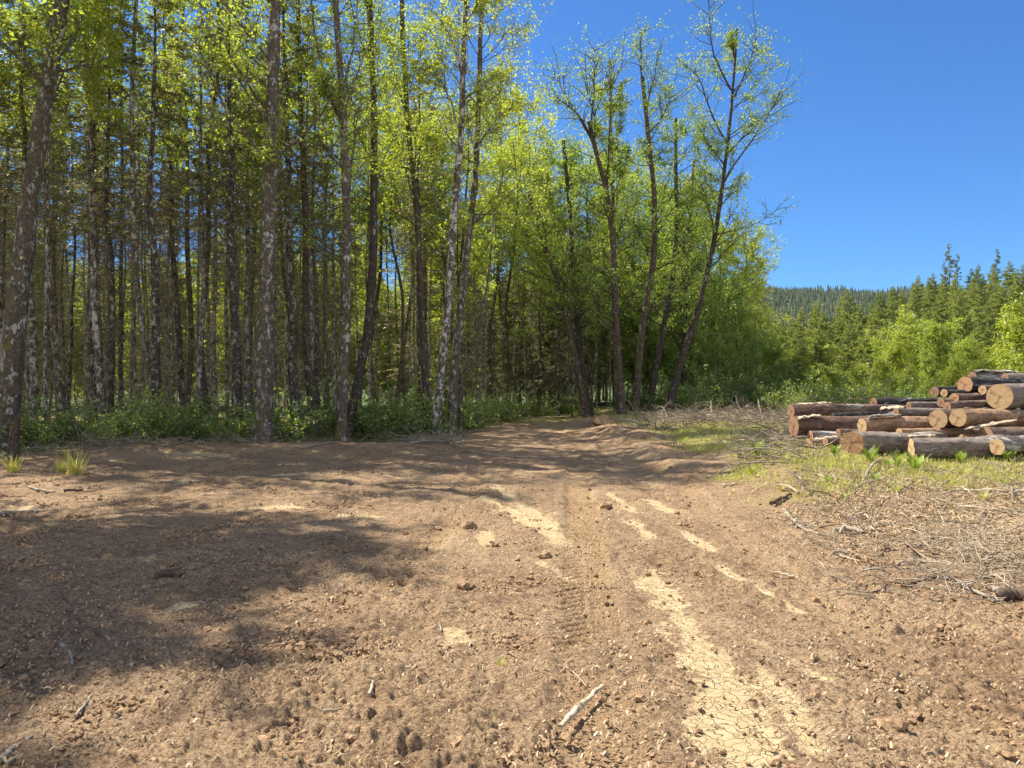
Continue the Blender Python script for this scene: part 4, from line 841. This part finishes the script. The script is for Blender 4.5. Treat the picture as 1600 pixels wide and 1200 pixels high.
# brush heaps of slash
def brush(name, n, fx, Lr, rr, label, seed, hump=.35, mat='slash'):
    g = np.random.default_rng(seed); x, y, hz = fx(g, n); z = H(x, y)+hz*g.uniform(0, 1, n); az = g.uniform(0, 6.28, n); el = g.normal(0, .13, n)
    d = np.stack([np.cos(az)*np.cos(el), np.sin(az)*np.cos(el), np.sin(el)], 1); L = g.uniform(*Lr, n)
    B = grow(np.stack([x, y, z], 1), d, L, 6, -.015, .16, g); B[..., 2] = np.maximum(B[..., 2], H(B[..., 0], B[..., 1])+.01)
    R = g.uniform(rr[0], rr[1], n)**1; mb = MB(); tubes(mb, B, R[:, None]*np.linspace(1, .35, 6), 5)
    s2, d2, i2, _ = kids(B, 3, .2, 1, (.4, 1.1), g); tubes(mb, grow(s2, d2, L[i2]*.35, 4, 0, .2, g), (R[i2]*.5)[:, None]*np.linspace(1, .4, 4), 4)
    tag(obj(name, mb.mesh(name, M[mat])), label, 'brush', None, 'stuff')
def f_b1(g, n):
    px = g.uniform(1000, 1260, n); y = g.uniform(21, 31, n); t = np.clip(np.sin((px-985)/290*pi), 0, 1); return (px-800)/F*y, y, .38*t
brush('brush_pile', 800, f_b1, (.3, 1.4), (.005, .020), 'tangled grey brush heap between the leafy wood and the log pile', 71)
def f_b2(g, n):
    y = g.uniform(12.5, 20, n); x = (g.uniform(1150, 1290, n)-800)/F*y; return x, y, .15+0*x
brush('slash_litter', 260, f_b2, (.3, 1.3), (.005, .015), 'loose slash at the left foot of the log pile', 72)
def f_b3(g, n):
    x = g.uniform(-11.5, -1.8, n); y = edgeY(x)-g.uniform(-.6, 1.6, n); return x, y, .10+0*x
brush('forest_edge_slash', 620, f_b3, (.2, 1.1), (.004, .013), 'dead twigs strewn along the forest edge', 73)
def f_b4(g, n):
    x = g.normal(-2.6, .55, n); y = g.normal(22.0, .7, n); return x, y, .25+0*x
brush('twig_heap', 160, f_b4, (.2, .9), (.004, .012), 'small pale twig heap at the foot of the white-footed alder', 74, mat='stick_grey')
def f_b5(g, n):
    px = g.uniform(1230, 1600, n); y = g.uniform(19, 27, n); return (px-800)/F*y, y, .6+0*px
brush('scrub_stems', 260, f_b5, (.5, 1.6), (.004, .013), 'dry scrub stems tangled behind the log pile', 75)
def f_b6(g, n):
    y = g.uniform(5.5, 12, n); x = y*.30+g.uniform(0.8, 4.5, n); return x, y, .05+0*x
brush('fine_slash', 1100, f_b6, (.08, .5), (.0025, .007), 'fine broken twigs strewn on the right bank', 76)
stick([(1153, 655), (1172, 640), (1190, 632), (1215, 620)], .10, 'log_dark' if False else 'stick_grey', 'weathered bluish grey log sticking out of the brush heap', name='weathered_log', cat='log', taper=.45, lift=.25, forks=2)
def f_b7(g, n):
    px = g.uniform(1440, 1680, n); y = g.uniform(5.8, 7.6, n); return (px-800)/F*y, y, .10+0*px
brush('edge_slash', 520, f_b7, (.06, .4), (.002, .006), 'matted grey twigs and dry stalks heaped at the right edge', 77, mat='stick_pale')
# root clod and broken post
o = ground_obj('root_clod', clod_mesh(5, .34), 940, 664, 1, 'tan lump of root and soil on the bank at the end of the track', 'clod', zo=.05)
pp = G(20, 722); mb = MB(); gq = np.random.default_rng(3)
tp = resample([Vector((0, 0, -.1)), Vector((.02, 0, .4)), Vector((.06, 0, .75)), Vector((.14, .02, 1.02))], 9); tubes(mb, tp[None], (A([.13, .12, .11, .11, .10, .095, .08, .05, .015])*(1+gq.normal(0, .08, 9)))[None], 9, True)
tag(obj('broken_stump', mb.mesh('broken_stump', M['bark_alder']), None, pp), 'broken pointed stub of a trunk at the foot of the thick leaning alder', 'stump')

# ------------------------------------------------------------------ the log pile
def log(px, py, Y, rpx, ang, L, bark, cut, label, taper=.9, dz=0.0, seed=0, rough=.06, slant=0.0, lift_end=0):
    g = np.random.default_rng(seed+int(px)+int(py)); r = rpx/F*Y; c = P(px, py, Y)
    K, n = 26, max(14, int(L*7)); u = np.linspace(0, 1, n); a = np.arange(K)*2*pi/K
    xx = (u*L)[:, None]+0*a[None]; ca, sa = np.cos(a)[None], np.sin(a)[None]
    bend = .035*L*np.sin(u*pi*g.uniform(.6, 1.4)+g.uniform(0, 3)); bend -= bend[0]
    prof = 1+rough*1.4*perlin(ca*1.6+seed, sa*1.6+xx*.9, seed+1)+rough*perlin(ca*5, sa*5+xx*4, seed+2)+rough*.5*perlin(ca*14, sa*14+xx*9, seed+3)
    for _ in range(int(L)+1):
        kx, ka = g.uniform(.1, 1)*L, g.uniform(0, 6.28); dd = ((xx-kx)/(r*.6))**2+((np.angle(np.exp(1j*(a[None]-ka))))/.4)**2; prof = prof+.22*np.exp(-dd)
    R = r*(1+(taper-1)*u)[:, None]*prof; sl = slant*r*ca*np.where(u < .5, 1-np.minimum(u*L/r/2, 1), 0)[:, None]
    V = np.stack([xx+sl, R*ca+bend[:, None], R*sa+.3*bend[:, None]], -1); mb = MB()
    i = np.arange(n-1)[:, None]; j = np.arange(K)[None]; j2 = (j+1) % K; mb.add(V, np.stack([i*K+j, i*K+j2, (i+1)*K+j2, (i+1)*K+j], -1).reshape(-1, 4))
    o = obj('log', mb.mesh('log', M[bark])); o.location = c
    d = Vector((cos(radians(ang)), sin(radians(ang)), dz)).normalized(); o.rotation_euler = d.to_track_quat('X', 'Z').to_euler()
    tag(o, label, 'log', 'stacked logs in the pile')
    for e in (0, n-1):
        m2 = MB(); ring = V[e]; ce = ring.mean(0)[None]; inn = ce+(ring-ce)*.62; inn2 = ce+(ring-ce)*.3
        off = A([-.004 if e == 0 else .004, 0, 0]); vv = np.concatenate([ring*1.0, inn, inn2, ce])+off; vv[K:, 0] += g.normal(0, .0006, K*2+1)
        jj = np.arange(K); j3 = (jj+1) % K; f1 = np.stack([jj, j3, K+j3, K+jj], 1); f3 = np.stack([K+jj, K+j3, 2*K+j3, 2*K+jj], 1); tri = np.stack([2*K+jj, 2*K+j3, np.full(K, 3*K)], 1)
        if e: f1, f3, tri = f1[:, ::-1], f3[:, ::-1], tri[:, ::-1]
        vs = vv; m2.add(vs, f1); m2.n = 0; m2.f.append(f3); m2.f.append(tri); m2.n = len(vs)
        obj('cut_end', m2.mesh('cut_end', M[cut], False), o)
    return o
log(1236, 642, 15.4, 10, 12, 3.3, 'log_brown', 'cut_brown', 'thin brown log on top of the red-brown one at the left end of the pile', .8, .01, 1)
log(1365, 629, 16.2, 8, 14, 3.4, 'log_dark', 'cut_brown', 'blackened log with bluish white scuffs in the upper left of the pile', .9, .02, 2)
log(1240, 666, 14.9, 15.5, 10, 5.2, 'log_red', 'cut_brown', 'large red-brown log whose dull end sticks out furthest left in the pile', .72, .045, 3)
log(1347, 665, 14.0, 11, 14, 2.0, 'log_tan', 'cut_tan', 'orange-brown debarked log with flaking top in the middle of the pile', 1.35, .02, 4, .07)
log(1466, 655, 13.8, 14.5, 34, 3.2, 'log_brown', 'cut_tan', 'log with a cracked pale yellow end beside the round pale end', .95, .0, 5, .06)
log(1497, 653, 13.4, 13.5, 30, 5.0, 'log_tan', 'cut_tan', 'smooth tan log with a round pale yellow end right of the cracked one', .98, .012, 6)
log(1562, 620, 14.0, 20, 33, 5.5, 'log_grey', 'cut_tan', 'biggest grey-brown log with a wide tan end, resting on top at the right edge', .92, .0, 7, .02)
log(1508, 601, 15.6, 13, 22, 3.6, 'log_dark', 'cut_orange', 'dark log with a red-brown end high behind the biggest log', .85, -.005, 8)
log(1520, 588, 16.4, 8, 16, 4.2, 'log_white', 'cut_brown', 'weathered log with flaky white bark topping the pile', .8, -.01, 9, .08)
log(1460, 612, 15.8, 8, 28, 3.0, 'log_dark', 'cut_brown', 'small log with a dull brown end at the left of the cluster of little ends', .9, 0, 10)
log(1475, 614, 15.4, 6, 26, 3.0, 'log_dark', 'cut_tan', 'thinnest log with a small pale round end in the cluster of little ends', .9, 0, 11)
log(1491, 622, 15.2, 8, 24, 3.0, 'log_brown', 'cut_orange', 'small log with an orange-tan end at the right of the cluster of little ends', .9, 0, 12)
log(1470, 629, 15.2, 7, 20, 3.5, 'log_brown', 'cut_brown', 'small log with a brown end tucked lowest under the cluster of little ends', .9, 0, 13)
log(1480, 636, 14.6, 8, 14, 3.0, 'log_brown', 'cut_brown', 'brown log lying under the biggest log', .95, .02, 14)
log(1400, 644, 14.9, 7, 9, 2.2, 'log_grey', 'cut_brown', 'grey-brown log with pale flakes lying above the orange-brown debarked log', .9, .02, 15, .08)
log(1331, 692, 13.2, 18, 20, 2.0, 'log_grey', 'cut_orange', 'low front log with a large splintered orange end', .85, .01, 16, .09, slant=-.4)
log(1424, 701, 12.6, 15, 15, 1.75, 'log_grey', 'cut_tan', 'scarred grey log with peeling bark lying lowest at the front', 1.35, .01, 17, .08, slant=.5)
log(1540, 681, 13.2, 14, 16, 3.0, 'log_brown', 'cut_brown', 'brown log behind the scarred grey one at lower right', .95, .015, 18, .05)
log(1558, 698, 12.5, 13, 20, 3.0, 'log_white', 'cut_tan', 'white-topped log with a tan end at the bottom right corner of the pile', 1.0, .01, 19, .05)
log(1266, 681, 14.6, 8, 12, 2.2, 'log_white', 'cut_orange', 'short thin white-streaked log under the left end of the pile', .9, .01, 20, .06)
log(1264, 695, 14.2, 10, 14, 2.0, 'log_tan', 'cut_tan', 'low tan split log lying on the grass at the left foot of the pile', .85, .01, 21, .08)
log(1310, 676, 14.3, 6, 14, 2.4, 'log_brown', 'cut_brown', 'slim brown log between the red-brown log and the splintered orange end', .95, .0, 22)
log(1400, 688, 14.0, 13, 14, 4.5, 'log_brown', 'cut_brown', 'shadowed log in the gap behind the low front logs', .95, 0, 23)
log(1500, 672, 14.2, 12, 16, 4.0, 'log_brown', 'cut_brown', 'shadowed log under the smooth tan log', .95, 0, 24)
log(1580, 650, 15.0, 16, 20, 4.0, 'log_brown', 'cut_brown', 'hidden brown log in the core of the pile at the right edge', .95, 0, 25)
log(1505, 688, 13.4, 10, 12, 2.2, 'log_tan', 'cut_tan', 'low brown log wedged behind the scarred grey log', .95, .01, 26, .06)
for i, (px, py, Y, rp, an, L, bk, ct, lb) in enumerate((
    (1300, 651, 15.3, 6, 12, 3.4, 'log_dark', 'cut_brown', 'slim dark log in the slot between the two long left logs'),
    (1420, 634, 15.6, 6, 12, 3.0, 'log_grey', 'cut_brown', 'slim grey log just below the blackened log'),
    (1290, 690, 13.9, 6, 16, 1.8, 'log_brown', 'cut_orange', 'thin stub between the short low logs and the splintered orange end'),
    (1405, 676, 13.7, 7, 12, 2.6, 'log_tan', 'cut_tan', 'thin tan log under the orange-brown debarked log'),
    (1545, 669, 13.9, 8, 20, 3.0, 'log_grey', 'cut_brown', 'slim grey log under the right part of the smooth tan log'),
    (1535, 609, 15.0, 7, 20, 3.0, 'log_brown', 'cut_tan', 'slim log squeezed between the dark red-ended log and the biggest log'),
    (1590, 632, 14.8, 8, 25, 3.0, 'log_dark', 'cut_brown', 'dark log in the shade below the biggest log at the right edge'),
    (1570, 590, 16.0, 7, 14, 3.0, 'log_grey', 'cut_brown', 'slim grey log on top of the pile at the right edge'))):
    log(px, py, Y, rp, an, L, bk, ct, lb, .85, .01, 60+i, .09)
# loose bark strips and a pole on the pile
def slab(px, py, Y, Lp, hp, ang, mat, label, dz=0, seed=0):
    g = np.random.default_rng(seed+px); L = Lp/F*Y; w = hp/F*Y; c = P(px, py, Y); n, K = 14, 7; u = np.linspace(0, 1, n); a = np.linspace(-1.0, 1.0, K)
    W = w*(1+.35*perlin(u*5+seed, u*0+.3, 5))*np.clip(np.minimum(u, 1-u)*6+.3, 0, 1)
    top = np.stack([np.broadcast_to((u*L)[:, None], (n, K)), W[:, None]*np.sin(a)[None], W[:, None]*(np.cos(a)[None]*.6)+.01*g.normal(0, 1, (n, K))], -1)
    V = np.concatenate([top.reshape(-1, 3), (top-A([0, 0, .015])).reshape(-1, 3)]); i = np.arange(n-1)[:, None]; j = np.arange(K-1)[None]
    q = np.stack([i*K+j, i*K+j+1, (i+1)*K+j+1, (i+1)*K+j], -1).reshape(-1, 4); mb = MB(); rim = []
    bd = [i*K for i in range(n)]+[(n-1)*K+j for j in range(1, K)]+[i*K+K-1 for i in range(n-2, -1, -1)]+[j for j in range(K-2, 0, -1)]
    rim = np.array([[bd[t], bd[(t+1) % len(bd)], bd[(t+1) % len(bd)]+n*K, bd[t]+n*K] for t in range(len(bd))])
    mb.v.append(V); mb.n = len(V); mb.f += [q[:, ::-1], q+n*K, rim]
    o = obj('bark_strip', mb.mesh('bark_strip', M[mat])); o.location = c; d = Vector((cos(radians(ang)), sin(radians(ang)), dz)).normalized(); o.rotation_euler = d.to_track_quat('X', 'Z').to_euler()
    tag(o, label, 'bark', None)
slab(1246, 654, 14.75, 42, 4.5, 10, 'stick_pale', 'white bark strip lying on the red-brown log at left', .10)
slab(1245, 633, 15.3, 60, 4, 12, 'stick_pale', 'white bark strip on the thin top left log', .04)
slab(1270, 688, 14.2, 48, 4, 12, 'stick_pale', 'white bark strip between the two short low logs at left', .08)
slab(1355, 652, 13.95, 62, 6, 14, 'log_white', 'flaky whitish bark slab on the orange-brown debarked log', .02)
slab(1375, 640, 14.7, 45, 6, 10, 'stick_pale', 'pale splintered slab above the orange-brown debarked log', .04)
slab(1508, 671, 13.2, 100, 4, 14, 'stick_pale', 'long thin white stem lying under the smooth tan log', .13)
slab(1415, 683, 13.1, 55, 3, 14, 'stick_pale', 'pale splinter behind the biggest fern, on the low logs', .02)
slab(1520, 581, 16.3, 90, 6, 14, 'log_white', 'curled white bark sheet on the very top of the pile', -.02)
hz = MB(); X0, X1, Y0, Y1, Z0, Z1 = -3500, 3500, -400, 3500, -330, 320
hv = [(x, y, z) for x in (X0, X1) for y in (Y0, Y1) for z in (Z0, Z1)]
hz.add(hv, [(0, 1, 3, 2), (4, 6, 7, 5), (0, 4, 5, 1), (2, 3, 7, 6), (0, 2, 6, 4), (1, 5, 7, 3)])
hm = bpy.data.materials.new('haze'); hm.use_nodes = True; hm.node_tree.nodes.clear()
ho = hm.node_tree.nodes.new('ShaderNodeOutputMaterial'); hp = hm.node_tree.nodes.new('ShaderNodeVolumePrincipled')
hp.inputs['Color'].default_value = (0.55, 0.75, 1.0, 1); hp.inputs['Density'].default_value = 0.00003; hp.inputs['Anisotropy'].default_value = 0.0
hm.node_tree.links.new(hp.outputs[0], ho.inputs['Volume'])
tag(obj('haze', hz.mesh('haze', hm, False)), 'thin blue air softening the far ridge', 'haze', None, 'stuff')
print('objects', len(COL.objects), 'conifers', sum(o.name.startswith('conifer_tree') for o in COL.objects))
